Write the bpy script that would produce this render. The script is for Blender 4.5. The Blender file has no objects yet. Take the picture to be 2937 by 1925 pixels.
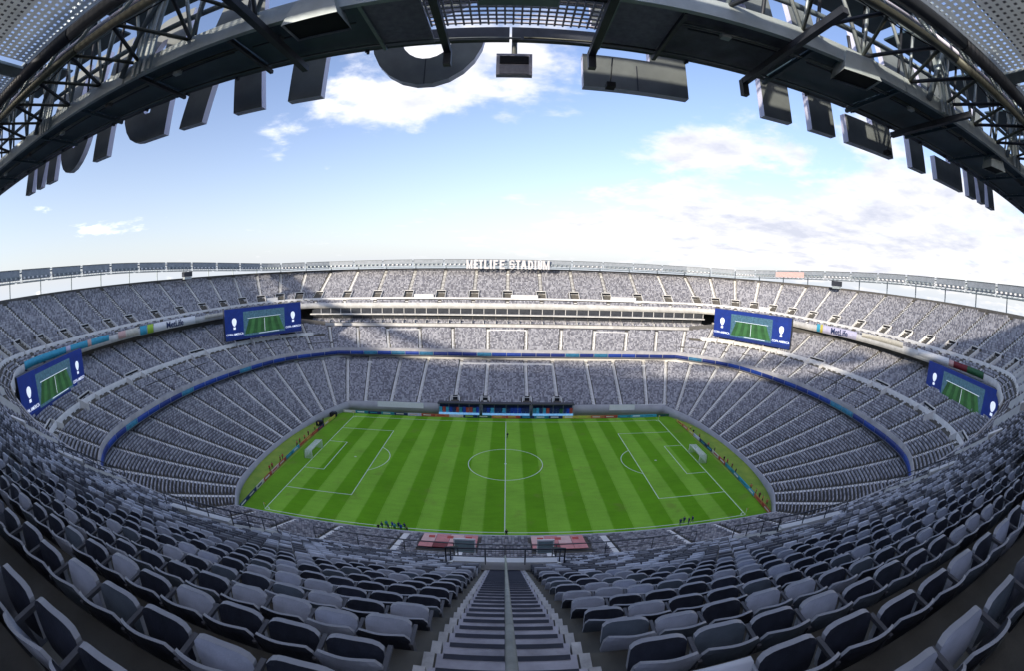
import bpy, bmesh, math, random
import numpy as np
from mathutils import Vector, Matrix
random.seed(7); RNG = np.random.default_rng(7)
SC = bpy.context.scene; C = SC.collection; R = math.radians

# ------------------------------------------------------------------ camera
CAMP = Vector((-0.03, -101.9, 47.8))
cam = bpy.data.cameras.new('camera'); co = bpy.data.objects.new('camera', cam); C.objects.link(co); SC.camera = co
SC.render.engine = 'CYCLES'
cam.type = 'PANO'; cam.panorama_type = 'FISHEYE_EQUISOLID'
cam.sensor_width = 36.0; cam.sensor_height = 24.0; cam.sensor_fit = 'HORIZONTAL'
cam.fisheye_lens = 1295.6 / 2937 * 36.0; cam.fisheye_fov = R(180)
cam.clip_start = 0.05; cam.clip_end = 6000
PITCH, ROLL, YAW = .1525, .0154, .0114
_cy, _sy, _cp, _sp, _cr, _sr = math.cos(YAW), math.sin(YAW), math.cos(PITCH), math.sin(PITCH), math.cos(ROLL), math.sin(ROLL)
_x0 = Vector((_cy, -_sy, 0)); _y0 = Vector((_sy, _cy, 0)); _z0 = Vector((0, 0, 1))
_f = _cp * _y0 - _sp * _z0; _u = _sp * _y0 + _cp * _z0
_r = _cr * _x0 + _sr * _u; _u2 = -_sr * _x0 + _cr * _u
co.matrix_world = Matrix(((_r.x, _u2.x, -_f.x, CAMP.x), (_r.y, _u2.y, -_f.y, CAMP.y), (_r.z, _u2.z, -_f.z, CAMP.z), (0, 0, 0, 1)))

# ------------------------------------------------------------------ light
SUN_EL, SUN_AZ = 12.5, 215.0            # azimuth clockwise from +Y
sd = Vector((math.sin(R(SUN_AZ)) * math.cos(R(SUN_EL)), math.cos(R(SUN_AZ)) * math.cos(R(SUN_EL)), math.sin(R(SUN_EL))))
sl = bpy.data.lights.new('sun', 'SUN'); sl.energy = 2.1; sl.angle = R(1.2); sl.color = (1.0, .90, .76)
so = bpy.data.objects.new('sun', sl); C.objects.link(so); so.rotation_euler = (-sd).to_track_quat('-Z', 'Y').to_euler()
W = bpy.data.worlds.new('World'); SC.world = W; W.use_nodes = True
nt = W.node_tree; nt.nodes.clear()
def N(t, ty, **k):
    n = t.nodes.new(ty)
    for a, b in k.items(): setattr(n, a, b)
    return n
def mth(t, op, a, b=None, c=None, clamp=False):
    n = N(t, 'ShaderNodeMath', operation=op); n.use_clamp = clamp
    for i, v in enumerate((a, b, c)):
        if v is None: continue
        if isinstance(v, (int, float)): n.inputs[i].default_value = v
        else: t.links.new(v, n.inputs[i])
    return n.outputs[0]
def mixc(t, f, a, b, mode='MIX'):
    n = N(t, 'ShaderNodeMix', data_type='RGBA', blend_type=mode)
    for i, v in ((0, f), (6, a), (7, b)):
        if isinstance(v, (int, float)): n.inputs[i].default_value = v
        elif isinstance(v, tuple): n.inputs[i].default_value = (*v[:3], 1)
        else: t.links.new(v, n.inputs[i])
    return n.outputs[2]
sky = N(nt, 'ShaderNodeTexSky', sky_type='NISHITA'); sky.sun_disc = False
sky.sun_elevation = R(SUN_EL); sky.sun_rotation = R(SUN_AZ); sky.altitude = 0; sky.air_density = 1.0; sky.dust_density = .6; sky.ozone_density = 1.6
tc = N(nt, 'ShaderNodeTexCoord'); sep = N(nt, 'ShaderNodeSeparateXYZ'); nt.links.new(tc.outputs['Generated'], sep.inputs[0])
gx, gy, gz = sep.outputs
zc = mth(nt, 'MAXIMUM', gz, 0.0)
den = mth(nt, 'ADD', zc, 0.16)
cv = N(nt, 'ShaderNodeCombineXYZ'); nt.links.new(mth(nt, 'DIVIDE', gx, den), cv.inputs[0]); nt.links.new(mth(nt, 'DIVIDE', gy, den), cv.inputs[1])
def noise(t, vec, sc, det=6, rough=.55, dist=0, w=None):
    n = N(t, 'ShaderNodeTexNoise'); n.inputs['Scale'].default_value = sc; n.inputs['Detail'].default_value = det
    n.inputs['Roughness'].default_value = rough; n.inputs['Distortion'].default_value = dist
    if vec is not None: t.links.new(vec, n.inputs['Vector'])
    return n.outputs[0]
n1 = noise(nt, cv.outputs[0], 1.5, 8, .58, .3); n2 = noise(nt, cv.outputs[0], 5.5, 6, .6, .2)
nn = mth(nt, 'ADD', mth(nt, 'MULTIPLY', n1, .72), mth(nt, 'MULTIPLY', n2, .28))
def blob(az, el, waz, wel, amp):
    """soft cloud-cover bias around one direction of the sky"""
    a = mth(nt, 'ARCTAN2', gx, gy); e = mth(nt, 'ARCSINE', gz)
    da = mth(nt, 'DIVIDE', mth(nt, 'SUBTRACT', a, R(az)), R(waz)); de = mth(nt, 'DIVIDE', mth(nt, 'SUBTRACT', e, R(el)), R(wel))
    s = mth(nt, 'ADD', mth(nt, 'MULTIPLY', da, da), mth(nt, 'MULTIPLY', de, de))
    return mth(nt, 'MULTIPLY', mth(nt, 'EXPONENT', mth(nt, 'MULTIPLY', s, -1.0)), amp)
bias = None
for b in ((31, 6.5, 30, 6.8, .26), (60, 9, 20, 9, .20), (-7, 25.5, 17, 6, .24), (-17, 20, 9, 3, .17), (25, 16.5, 10, 2.4, .2), (48, 19, 14, 4, .12),
          (-40, 6, 30, 3, .05), (-31, 16, 4, 2.5, .13), (10, 30, 14, 6, .1), (180, 40, 90, 22, .09), (-110, 16, 40, 10, .1), (0, 66, 400, 24, .14), (-58, 24, 10, 9, -.06), (-12, 13, 18, 4, -.08)):  # overhead and rear cloud is added, out of view, to brighten the stands
    v = blob(*b); bias = v if bias is None else mth(nt, 'ADD', bias, v)
cl = mth(nt, 'ADD', nn, bias)
mr = N(nt, 'ShaderNodeMapRange', interpolation_type='SMOOTHSTEP'); nt.links.new(cl, mr.inputs[0]); mr.inputs[1].default_value = .60; mr.inputs[2].default_value = .76
cover = mr.outputs[0]
# cloud body: white tops with greyer bellies
sh = noise(nt, cv.outputs[0], 3.2, 5, .6)
mr2 = N(nt, 'ShaderNodeMapRange'); nt.links.new(mth(nt, 'ADD', mth(nt, 'MULTIPLY', cl, .6), mth(nt, 'MULTIPLY', sh, .55)), mr2.inputs[0])
mr2.inputs[1].default_value = .68; mr2.inputs[2].default_value = .86; mr2.inputs[3].default_value = 0; mr2.inputs[4].default_value = 1
SKYS = .115
cloudc = mixc(nt, mr2.outputs[0], (1.0, .985, 1.01), (.64, .66, .77))
# cloud brightness raised toward the sun behind the camera, added fill for the stands
sdn = N(nt, 'ShaderNodeVectorMath', operation='DOT_PRODUCT'); nt.links.new(tc.outputs['Generated'], sdn.inputs[0]); sdn.inputs[1].default_value = tuple(sd)
glow = mth(nt, 'POWER', mth(nt, 'MULTIPLY', mth(nt, 'ADD', sdn.outputs['Value'], 1.0), .5), 2.5)
gsc = N(nt, 'ShaderNodeVectorMath', operation='SCALE'); nt.links.new(cloudc, gsc.inputs[0]); nt.links.new(mth(nt, 'MULTIPLY_ADD', glow, 15.0, 3.75), gsc.inputs['Scale']); cloudc = gsc.outputs[0]
skyc = mixc(nt, 1.0, sky.outputs[0], (.84, .79, .94), 'MULTIPLY')
# thin bright haze towards the horizon
hz = mth(nt, 'EXPONENT', mth(nt, 'MULTIPLY', zc, -6.0))
skyc = mixc(nt, mth(nt, 'MULTIPLY', hz, .96), skyc, (2.62, 2.84, 3.15))
mix = mixc(nt, mth(nt, 'MULTIPLY', cover, .95), skyc, cloudc)
bg = N(nt, 'ShaderNodeBackground'); bg.inputs[1].default_value = SKYS; nt.links.new(mix, bg.inputs[0])
wo = N(nt, 'ShaderNodeOutputWorld'); nt.links.new(bg.outputs[0], wo.inputs[0])
SC.view_settings.view_transform = 'Standard'; SC.view_settings.look = 'None'; SC.view_settings.gamma = 1.0
SC.view_settings.use_curve_mapping = False; SC.view_settings.exposure = 1.42
SC.cycles.max_bounces = 5; SC.cycles.diffuse_bounces = 3; SC.cycles.transparent_max_bounces = 6; SC.cycles.use_denoising = True

# ------------------------------------------------------------------ materials
def mat(name, col, rough=.7, amt=.25, scale=1.5, metal=0.0, col2=None, bump=0.0, emit=0.0, spec=.4, det=5):
    m = bpy.data.materials.new(name); m.use_nodes = True; t = m.node_tree; b = t.nodes['Principled BSDF']
    b.inputs['Roughness'].default_value = rough; b.inputs['Metallic'].default_value = metal; b.inputs['Specular IOR Level'].default_value = spec
    tcn = N(t, 'ShaderNodeTexCoord'); nz = noise(t, tcn.outputs['Object'], scale, det, .62)
    k = N(t, 'ShaderNodeMapRange'); t.links.new(nz, k.inputs[0]); k.inputs[1].default_value = .3; k.inputs[2].default_value = .7
    c2 = col2 or tuple(c * (1 - amt) for c in col)
    o = mixc(t, k.outputs[0], tuple(col), tuple(c2)); t.links.new(o, b.inputs['Base Color'])
    if bump:
        bn = N(t, 'ShaderNodeBump'); bn.inputs['Strength'].default_value = bump; bn.inputs['Distance'].default_value = .02
        t.links.new(noise(t, tcn.outputs['Object'], scale * 9, 4, .6), bn.inputs['Height']); t.links.new(bn.outputs[0], b.inputs['Normal'])
    if emit:
        t.links.new(o, b.inputs['Emission Color']); b.inputs['Emission Strength'].default_value = emit
    return m
M = {
 'asphalt': mat('asphalt', (.06, .06, .065), .9, .4, .05),
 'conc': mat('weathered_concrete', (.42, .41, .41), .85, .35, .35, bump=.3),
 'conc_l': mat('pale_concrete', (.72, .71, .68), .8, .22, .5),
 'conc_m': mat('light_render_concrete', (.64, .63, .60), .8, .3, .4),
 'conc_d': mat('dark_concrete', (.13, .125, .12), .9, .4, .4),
 'floor': mat('stand_floor', (.125, .115, .095), .9, .4, 1.3, bump=.3),  # base darkened to hold the shade missing under the seats
 'step': mat('stair_concrete', (.46, .45, .50), .85, .5, 2.2, bump=.2),
 'nose': mat('stair_nosing', (.03, .033, .05), .7, .4, 4),
 'edge': mat('stair_edge', (.52, .51, .50), .8, .45, 5),
 'wall': mat('field_wall_paint', (.40, .40, .43), .6, .2, .3),
 'white': mat('white_paint', (.8, .8, .8), .5, .1, 1),
 'dark': mat('near_black_steel', (.055, .062, .078), .5, .5, 2, .3),
 'steel': mat('grey_green_steel', (.27, .33, .36), .45, .4, 1.6, .4),
 'steel_l': mat('pale_steel', (.46, .52, .53), .45, .3, 2, .3),
 'navy': mat('navy_soffit', (.060, .110, .145), .55, .5, .8),
 'soffit': mat('grey_soffit', (.15, .16, .19), .7, .55, 2.2),
 'soffit_l': mat('pale_mesh_soffit', (.34, .34, .38), .8, .35, 9),
 'grate': mat('pale_grating', (.62, .60, .66), .7, .3, 6),
 'perf': mat('perforated_panel', (.74, .82, .88), .6, .3, 1.2, 0),
 'pipe': mat('olive_pipe', (.13, .135, .11), .5, .5, 3, .4),
 'lilac': mat('pale_lilac_return', (.74, .74, .90), .5, .12, 2),
 'lback': mat('letter_back', (.15, .17, .17), .6, .35, 1.4),
 'lwhite': mat('letter_face', (.60, .58, .58), .5, .1, 2),
 'lpanel': mat('light_panel', (.30, .33, .36), .6, .3, .8),
 'rail': mat('railing', (.10, .11, .12), .5, .4, 2, .5),
 'rail_l': mat('handrail_galvanised', (.30, .32, .30), .5, .35, 6, .3),
 'glass': mat('suite_glass', (.07, .075, .085), .12, .5, .6, 0, spec=.7),
 'glass_b': mat('glass_screen', (.28, .38, .40), .15, .3, 2, 0, spec=.7),
 'blue': mat('board_blue', (.007, .028, .20), .5, .3, .5, emit=.14),
 'blue_d': mat('led_navy', (.008, .022, .13), .5, .3, .5, emit=.15),
 'blue_r': mat('led_royal', (.010, .038, .22), .5, .3, .8, emit=.12),
 'cyan_d': mat('led_teal', (.02, .12, .22), .5, .5, .9, emit=.2),
 'blue_l': mat('glowing_pale_blue', (.16, .36, .62), .5, .35, 1.2, emit=.35),
 'scr_g': mat('screen_green', (.035, .12, .04), .5, .45, .5, emit=.28),
 'scr_g2': mat('screen_dark_green', (.025, .09, .03), .5, .45, .5, emit=.2),
 'scr_s': mat('screen_stands', (.06, .14, .20), .5, .6, 1.5, emit=.25),
 'scr_w': mat('screen_white', (.75, .82, .95), .5, .1, 2, emit=.3),
 'line': mat('line_paint', (.66, .74, .60), .8, .2, 3),
 'net': mat('goal_net', (.9, .95, .92), .8, .1, 3),
 'apron': mat('apron_turf', (.26, .34, .045), .95, .35, .25, col2=(.13, .24, .03)),
 'red': mat('red_vinyl', (.50, .075, .055), .6, .3, 1), 'orange': mat('orange_vinyl', (.62, .20, .08), .6, .3, 1),
 'pink': mat('pink_tarp', (.64, .25, .24), .7, .3, 1.5), 'pink_l': mat('pale_pink_tarp', (.72, .46, .42), .7, .25, 1.5),
 'teal': mat('teal_vinyl', (.04, .28, .34), .6, .3, 1), 'cyan': mat('cyan_vinyl', (.06, .42, .60), .6, .3, 1),
 'navyv': mat('navy_vinyl', (.02, .04, .13), .6, .3, 1), 'yellow': mat('yellow_vinyl', (.66, .55, .10), .6, .3, 1),
 'lime': mat('lime_vinyl', (.42, .66, .06), .6, .2, 1), 'cream': mat('cream_vinyl', (.70, .66, .55), .6, .3, 1),
 'lilacv': mat('lilac_vinyl', (.58, .56, .72), .6, .2, 1), 'maroon': mat('maroon_vinyl', (.20, .02, .03), .6, .3, 1), 'greenv': mat('green_vinyl', (.03, .13, .05), .6, .3, 1),
 'black': mat('black_fabric', (.012, .013, .016), .8, .4, 2),
 'skin': mat('skin', (.42, .25, .17), .6, .15, 4), 'hair': mat('hair', (.03, .02, .015), .7, .3, 9),
 'seat_d': mat('seat_plastic_dark', (.028, .032, .047), .42, .55, 5, bump=.15), 'seat_l': mat('seat_plastic_pale', (.42, .45, .54), .42, .25, 4, bump=.15),
 'seat_m': mat('seat_plastic_mid', (.095, .115, .14), .42, .3, 4, bump=.15), 'pan_m': mat('seat_pan_mid', (.06, .068, .09), .4, .4, 4), 'pan_d': mat('seat_pan_dark', (.018, .022, .032), .4, .4, 4),
 'stand': mat('seat_standard', (.10, .10, .11), .5, .3, 5, .2), 'rim': mat('seat_rim_lit', (.30, .31, .34), .4, .2, 4),  # pale rim colour carries the light caught along the shell edges
}
def translucent(m, f):
    t = m.node_tree; b = t.nodes['Principled BSDF']; o = [n for n in t.nodes if n.type == 'OUTPUT_MATERIAL'][0]
    tr = N(t, 'ShaderNodeBsdfTranslucent'); t.links.new(b.inputs['Base Color'].links[0].from_socket, tr.inputs[0]); mx = N(t, 'ShaderNodeMixShader'); mx.inputs[0].default_value = f
    t.links.new(b.outputs[0], mx.inputs[1]); t.links.new(tr.outputs[0], mx.inputs[2]); t.links.new(mx.outputs[0], o.inputs[0])
translucent(M['perf'], .42)
def seatcol():
    m = bpy.data.materials.new('seat_plastic_far'); m.use_nodes = True; t = m.node_tree; b = t.nodes['Principled BSDF']
    a = N(t, 'ShaderNodeAttribute', attribute_name='Col'); t.links.new(a.outputs[0], b.inputs['Base Color']); b.inputs['Roughness'].default_value = .5
    return m
M['seatfar'] = seatcol()
def turf():
    m = bpy.data.materials.new('mown_turf'); m.use_nodes = True; t = m.node_tree; b = t.nodes['Principled BSDF']; b.inputs['Roughness'].default_value = .95; b.inputs['Specular IOR Level'].default_value = .1
    tcn = N(t, 'ShaderNodeTexCoord'); s = N(t, 'ShaderNodeSeparateXYZ'); t.links.new(tcn.outputs['Object'], s.inputs[0])
    wob = mth(t, 'MULTIPLY', mth(t, 'SUBTRACT', noise(t, tcn.outputs['Object'], .5, 3), .5), .35)
    fr = mth(t, 'FRACT', mth(t, 'DIVIDE', mth(t, 'ADD', mth(t, 'ADD', s.outputs[0], wob), 8.2666 * 50), 8.2666))
    k = N(t, 'ShaderNodeMapRange', interpolation_type='SMOOTHSTEP'); t.links.new(mth(t, 'ABSOLUTE', mth(t, 'SUBTRACT', fr, .25)), k.inputs[0]); k.inputs[1].default_value = .215; k.inputs[2].default_value = .285
    k2 = mth(t, 'SUBTRACT', k.outputs[0], mth(t, 'GREATER_THAN', fr, .985))
    inx = mth(t, 'LESS_THAN', mth(t, 'ABSOLUTE', s.outputs[0]), 50.0)
    st = mixc(t, k2, (.188, .385, .038), (.108, .275, .010))
    st = mixc(t, inx, (.125, .285, .018), st)
    mp = N(t, 'ShaderNodeMapping'); t.links.new(tcn.outputs['Object'], mp.inputs[0]); mp.inputs['Scale'].default_value = (.35, 1.6, 1)
    nz = noise(t, mp.outputs[0], .7, 7, .7); nz2 = noise(t, tcn.outputs['Object'], .09, 4, .6); nz3 = noise(t, tcn.outputs['Object'], 3.5, 3, .7)
    f = mth(t, 'ADD', mth(t, 'ADD', mth(t, 'MULTIPLY', nz, .5), mth(t, 'MULTIPLY', nz2, .7)), mth(t, 'ADD', mth(t, 'MULTIPLY', nz3, .45), .17))
    g = N(t, 'ShaderNodeVectorMath', operation='SCALE'); t.links.new(st, g.inputs[0]); t.links.new(f, g.inputs['Scale'])
    wear = N(t, 'ShaderNodeMapRange', interpolation_type='SMOOTHSTEP'); t.links.new(noise(t, tcn.outputs['Object'], .16, 6, .6), wear.inputs[0]); wear.inputs[1].default_value = .56; wear.inputs[2].default_value = .74; wear.inputs[4].default_value = .5
    t.links.new(mixc(t, wear.outputs[0], g.outputs[0], (.16, .19, .04)), b.inputs['Base Color'])
    return m
M['turf'] = turf()

# ------------------------------------------------------------------ helpers
def tag(o, label=None, cat=None, group=None, kind=None):
    if label: o['label'] = label
    if cat: o['category'] = cat
    if group: o['group'] = group
    if kind: o['kind'] = kind
    return o
def empty(name, loc=(0, 0, 0), label=None, cat=None, group=None, rz=0):
    o = bpy.data.objects.new(name, None); C.objects.link(o); o.location = loc; o.rotation_euler = (0, 0, rz); o.empty_display_size = .3
    return tag(o, label, cat, group)
def link(name, me, parent=None, loc=None):
    o = bpy.data.objects.new(name, me); C.objects.link(o)
    if parent is not None: o.parent = parent
    if loc is not None: o.location = loc
    return o
class MB:
    def __init__(s): s.v = []; s.f = []; s.m = []; s.sm = []
    def poly(s, pts, mi=0, sm=False):
        n = len(s.v); s.v += [tuple(p) for p in pts]; s.f.append(tuple(range(n, n + len(pts)))); s.m.append(mi); s.sm.append(sm)
    def box(s, c, d, mi=0, rot=None):
        x, y, z = d[0] / 2, d[1] / 2, d[2] / 2
        P = [Vector((a * x, b * y, e * z)) for a in (-1, 1) for b in (-1, 1) for e in (-1, 1)]
        if rot is not None: P = [rot @ p for p in P]
        n = len(s.v); s.v += [tuple(p + Vector(c)) for p in P]
        for q in ((0, 1, 3, 2), (4, 6, 7, 5), (0, 4, 5, 1), (2, 3, 7, 6), (0, 2, 6, 4), (1, 5, 7, 3)):
            s.f.append(tuple(n + i for i in q)); s.m.append(mi); s.sm.append(False)
        return s
    def bar(s, a, b, r, mi=0, n=6, sq=False):
        a = Vector(a); b = Vector(b); d = (b - a)
        if d.length < 1e-6: return s
        q = d.to_track_quat('Z', 'Y').to_matrix(); k = len(s.v); n = 4 if sq else n; r2 = r * (1.4142 if sq else 1); ph = math.pi / 4 if sq else 0
        for e in (a, b):
            for i in range(n):
                an = ph + 2 * math.pi * i / n; s.v.append(tuple(e + q @ Vector((math.cos(an) * r2, math.sin(an) * r2, 0))))
        for i in range(n):
            j = (i + 1) % n; s.f.append((k + i, k + j, k + n + j, k + n + i)); s.m.append(mi); s.sm.append(not sq)
        s.f.append(tuple(k + i for i in range(n))[::-1]); s.m.append(mi); s.sm.append(False)
        s.f.append(tuple(k + n + i for i in range(n))); s.m.append(mi); s.sm.append(False)
        return s
    def prism(s, pts, d, mi=0, side=None, back=None):
        """extrude a planar outline by vector d"""
        P = [Vector(p) for p in pts]; d = Vector(d); n = len(P)
        s.poly(P[::-1], mi); s.poly([p + d for p in P], mi if back is None else back)
        for i in range(n):
            j = (i + 1) % n; s.poly((P[i], P[j], P[j] + d, P[i] + d), mi if side is None else side)
        return s
    def mesh(s, name, mats):
        me = bpy.data.meshes.new(name); me.from_pydata(s.v, [], s.f)
        for m in mats: me.materials.append(m)
        me.polygons.foreach_set('material_index', s.m); me.polygons.foreach_set('use_smooth', s.sm); me.update(); return me
    def build(s, name, mats, parent=None, loc=None):
        if not isinstance(mats, (list, tuple)): mats = [mats]
        return link(name, s.mesh(name, mats), parent, loc)
def npmesh(name, V, F, mats, mi=None):
    me = bpy.data.meshes.new(name); V = np.asarray(V, np.float32).reshape(-1, 3); F = np.asarray(F, np.int32).reshape(-1, 4)
    me.vertices.add(len(V)); me.vertices.foreach_set('co', V.ravel()); me.loops.add(F.size); me.loops.foreach_set('vertex_index', F.ravel())
    me.polygons.add(len(F)); me.polygons.foreach_set('loop_start', np.arange(0, F.size, 4, dtype=np.int32)); me.polygons.foreach_set('loop_total', np.full(len(F), 4, np.int32))
    for m in (mats if isinstance(mats, (list, tuple)) else [mats]): me.materials.append(m)
    if mi is not None: me.polygons.foreach_set('material_index', np.asarray(mi, np.int32))
    me.update(calc_edges=True); return me
def gridmesh(name, P, mats, closed=False, mi=None):
    """P (a,b,3) -> quads"""
    a, b = P.shape[:2]; i = np.arange(a if closed else a - 1)[:, None]; j = np.arange(b - 1)[None]; i2 = (i + 1) % a
    F = np.stack(np.broadcast_arrays(i * b + j, i2 * b + j, i2 * b + j + 1, i * b + j + 1), -1).reshape(-1, 4)
    return npmesh(name, P, F, mats, mi)

# ------------------------------------------------------------------ stadium plan: quarter control curves
LV = {
 'L0': [(0, 37.5, 3.3), (18, 37.5, 3.3), (36, 37.5, 3.3), (53, 37, 3.0), (59.3, 26, 1.9), (62.3, 13, 1.1), (63.0, 0, 1.0)],
 'L0b': [(0, 66, 12.3), (18.5, 66, 12.3), (38, 66, 12.3), (62, 66, 12.5), (82, 49, 13), (92, 26, 13.5), (94, 0, 13.5)],
 'L1': [(0, 63.5, 16.2), (22, 63.5, 16.2), (44, 63.5, 16.2), (66, 62, 16.2), (82, 46, 16.2), (89, 24, 16.2), (91.5, 0, 16.2)],
 'L2': [(0, 77, 23), (24, 77, 23), (48, 77, 23), (72, 77, 23), (101, 62, 27.5), (114, 32, 28.5), (119, 0, 28.5)],
 'L3': [(0, 81.5, 32), (28.2, 81.5, 32), (56.4, 81.5, 32), (84.6, 81, 32), (103, 66, 32), (110, 36, 32), (113.5, 0, 32)],
 'L4': [(0, 102.5, 46.2), (28.2, 102.5, 46.2), (56.4, 102.5, 46.2), (84.6, 102.5, 46.2), (117, 84, 46.2), (132, 45, 46.2), (137, 0, 46.2)],
}
def quarter(P, u):
    P = np.array(P, float); u = np.clip(u, 0, 6); P = np.vstack([P, P[5] * [1, -1, 1]])
    out = np.empty(u.shape + (3,))
    lin = u <= 3; i = np.minimum(u.astype(int), 5); f = (u - i)[..., None]
    p1 = P[i]; p2 = P[i + 1]; im = np.maximum(i - 1, 0); p0 = np.where((i <= 3)[..., None], 2 * p1 - p2, P[im]); p3 = P[i + 2] if False else P[np.minimum(i + 2, 7)]
    cr = .5 * ((2 * p1) + (-p0 + p2) * f + (2 * p0 - 5 * p1 + 4 * p2 - p3) * f ** 2 + (-p0 + 3 * p1 - 3 * p2 + p3) * f ** 3)
    out[...] = np.where((u < 3)[..., None], p1 * (1 - f) + p2 * f, cr); return out
def bow(L, X):
    k = np.minimum(2.22e-5 * X[..., 0] ** 2, .16); X[..., 1] *= np.where((X[..., 1] < 0) & (L in ('L3', 'L4')), 1 - k, 1)
    if L == 'L4': kk = np.clip((-X[..., 1] - 66) / 24, 0, 1); X[..., 2] += 3.79 * kk; X[..., 1] -= 4.5 * kk
    return X
def loop(L, U):
    U = np.asarray(U, float) % 24; q = (U // 6).astype(int); u = np.where(q == 0, U, np.where(q == 1, 12 - U, np.where(q == 2, U - 12, 24 - U)))
    X = quarter(LV[L] if isinstance(L, str) else L, u); X[..., 0] *= np.where(q < 2, 1, -1); X[..., 1] *= np.where((q == 0) | (q == 3), 1, -1); return bow(L if isinstance(L, str) else '', X)
def Usamp(c=10):
    q = np.concatenate([np.linspace(0, 3, 13)[:-1], np.linspace(3, 6, 3 * c + 1)[:-1]]); full = np.concatenate([q, 12 - np.concatenate([q[1:], [6]])[::-1]])
    full = np.concatenate([q, (12 - np.append(q, 6))[::-1][:-1]]); return np.concatenate([full, full + 12])
US = Usamp()
PROW = .84
class Tier:
    def __init__(s, A, B): s.A, s.B = A, B
    def at(s, U, off):
        """point at horizontal offset off (m) from the front edge, on the slope"""
        a = loop(s.A, U); b = loop(s.B, U); d = np.hypot(*(b - a)[..., :2].T).T; t = np.minimum(np.asarray(off) / d, 1.0)
        return a + (b - a) * t[..., None], d
    def rows(s): a = loop(s.A, US); b = loop(s.B, US); return int(np.ceil(np.hypot((b - a)[:, 0], (b - a)[:, 1]).max() / PROW))
LOWER, MID, UPPER = Tier('L0', 'L0b'), Tier('L1', 'L2'), Tier('L3', 'L4')
stad = empty('stadium', (0, 0, 0), 'open oval stadium of pale concrete with three tiers round the pitch', 'stadium')
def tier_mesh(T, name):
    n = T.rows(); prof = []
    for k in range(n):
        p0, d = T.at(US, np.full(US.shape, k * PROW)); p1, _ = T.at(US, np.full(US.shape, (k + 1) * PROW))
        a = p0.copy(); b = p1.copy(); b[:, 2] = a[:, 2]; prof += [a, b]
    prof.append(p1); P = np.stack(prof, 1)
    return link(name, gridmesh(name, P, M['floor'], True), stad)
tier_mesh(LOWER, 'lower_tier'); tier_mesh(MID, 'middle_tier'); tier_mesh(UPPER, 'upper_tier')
def band(name, L, prof, m, U=None, closed=True, parent=stad, thick=None):
    """sweep profile [(outward offset, dz)] round a level curve"""
    U = US if U is None else U; X = loop(L, U); Xa = loop(L, U + .01); Xb = loop(L, U - .01); t = (Xa - Xb)[:, :2]; t /= np.linalg.norm(t, axis=1)[:, None] + 1e-9
    nrm = np.stack([-t[:, 1], t[:, 0]], 1)      # clockwise walk: outward is left of travel
    P = np.stack([np.c_[X[:, :2] + nrm * o, X[:, 2] + dz] for o, dz in prof], 1)
    return link(name, gridmesh(name, P, m, closed), parent)
def normal_at(L, U):
    a = loop(L, np.array([U + .01]))[0]; b = loop(L, np.array([U - .01]))[0]; t = (a - b)[:2]; t /= np.linalg.norm(t); return np.array([-t[1], t[0]]), t
# walls and edges
band('field_wall', 'L0', [(.1, -3.3), (-.15, -3.3), (-.15, .4), (.15, .4), (.15, -.2)], M['wall'])
band('lower_back_wall', 'L0b', [(-.3, -.3), (-.3, 1.5), (.3, 1.5), (.3, -.3)], M['conc_l'])
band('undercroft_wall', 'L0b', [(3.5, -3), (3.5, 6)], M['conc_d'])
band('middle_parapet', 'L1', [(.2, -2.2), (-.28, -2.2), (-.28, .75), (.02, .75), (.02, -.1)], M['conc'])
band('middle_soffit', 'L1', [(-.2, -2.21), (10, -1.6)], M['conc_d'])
Ufar = np.concatenate([np.linspace(14.7, 24, 90), np.linspace(.05, 9.3, 90)]); Unear = np.linspace(9.3, 14.7, 50)
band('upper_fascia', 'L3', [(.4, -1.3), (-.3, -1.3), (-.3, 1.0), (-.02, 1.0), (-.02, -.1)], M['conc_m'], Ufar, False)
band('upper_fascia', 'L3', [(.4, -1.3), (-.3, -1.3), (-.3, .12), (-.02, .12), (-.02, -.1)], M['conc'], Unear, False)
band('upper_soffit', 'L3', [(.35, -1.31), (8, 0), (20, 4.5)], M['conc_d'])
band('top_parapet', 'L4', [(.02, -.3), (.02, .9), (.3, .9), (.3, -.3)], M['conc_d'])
band('top_concourse', 'L4', [(.3, 0), (9, 0)], M['conc'])
band('outer_wall', 'L4', [(9, .9), (9.2, .9), (9.2, -46.2)], M['conc_l'])
Ue = np.linspace(3.15, 8.85, 60)
for s_ in (0, 12): band('middle_back_wall', 'L2', [(.1, -1), (.1, 2.0)], M['conc_d'], Ue + s_, False)
# cross walls in the upper tier (behind three front rows) and in the ends of the middle tier
def offset_wall(T, off, h, m, U, name, closed, th=.18):
    a, d = T.at(U, np.full(U.shape, off)); b, _ = T.at(U, np.full(U.shape, off + th)); z = a[:, 2] - .3
    P = np.stack([np.c_[a[:, :2], z], np.c_[a[:, :2], z + h + .3], np.c_[b[:, :2], z + h + .3], np.c_[b[:, :2], z]], 1)
    return link(name, gridmesh(name, P, m, closed), stad)
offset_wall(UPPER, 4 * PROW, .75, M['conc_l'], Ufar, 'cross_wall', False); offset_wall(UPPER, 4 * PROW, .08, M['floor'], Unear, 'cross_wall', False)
for s_ in (0, 12): offset_wall(MID, 13 * PROW, 1.25, M['conc_l'], np.linspace(3.35, 8.65, 60) + s_, 'cross_wall', False)

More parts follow.
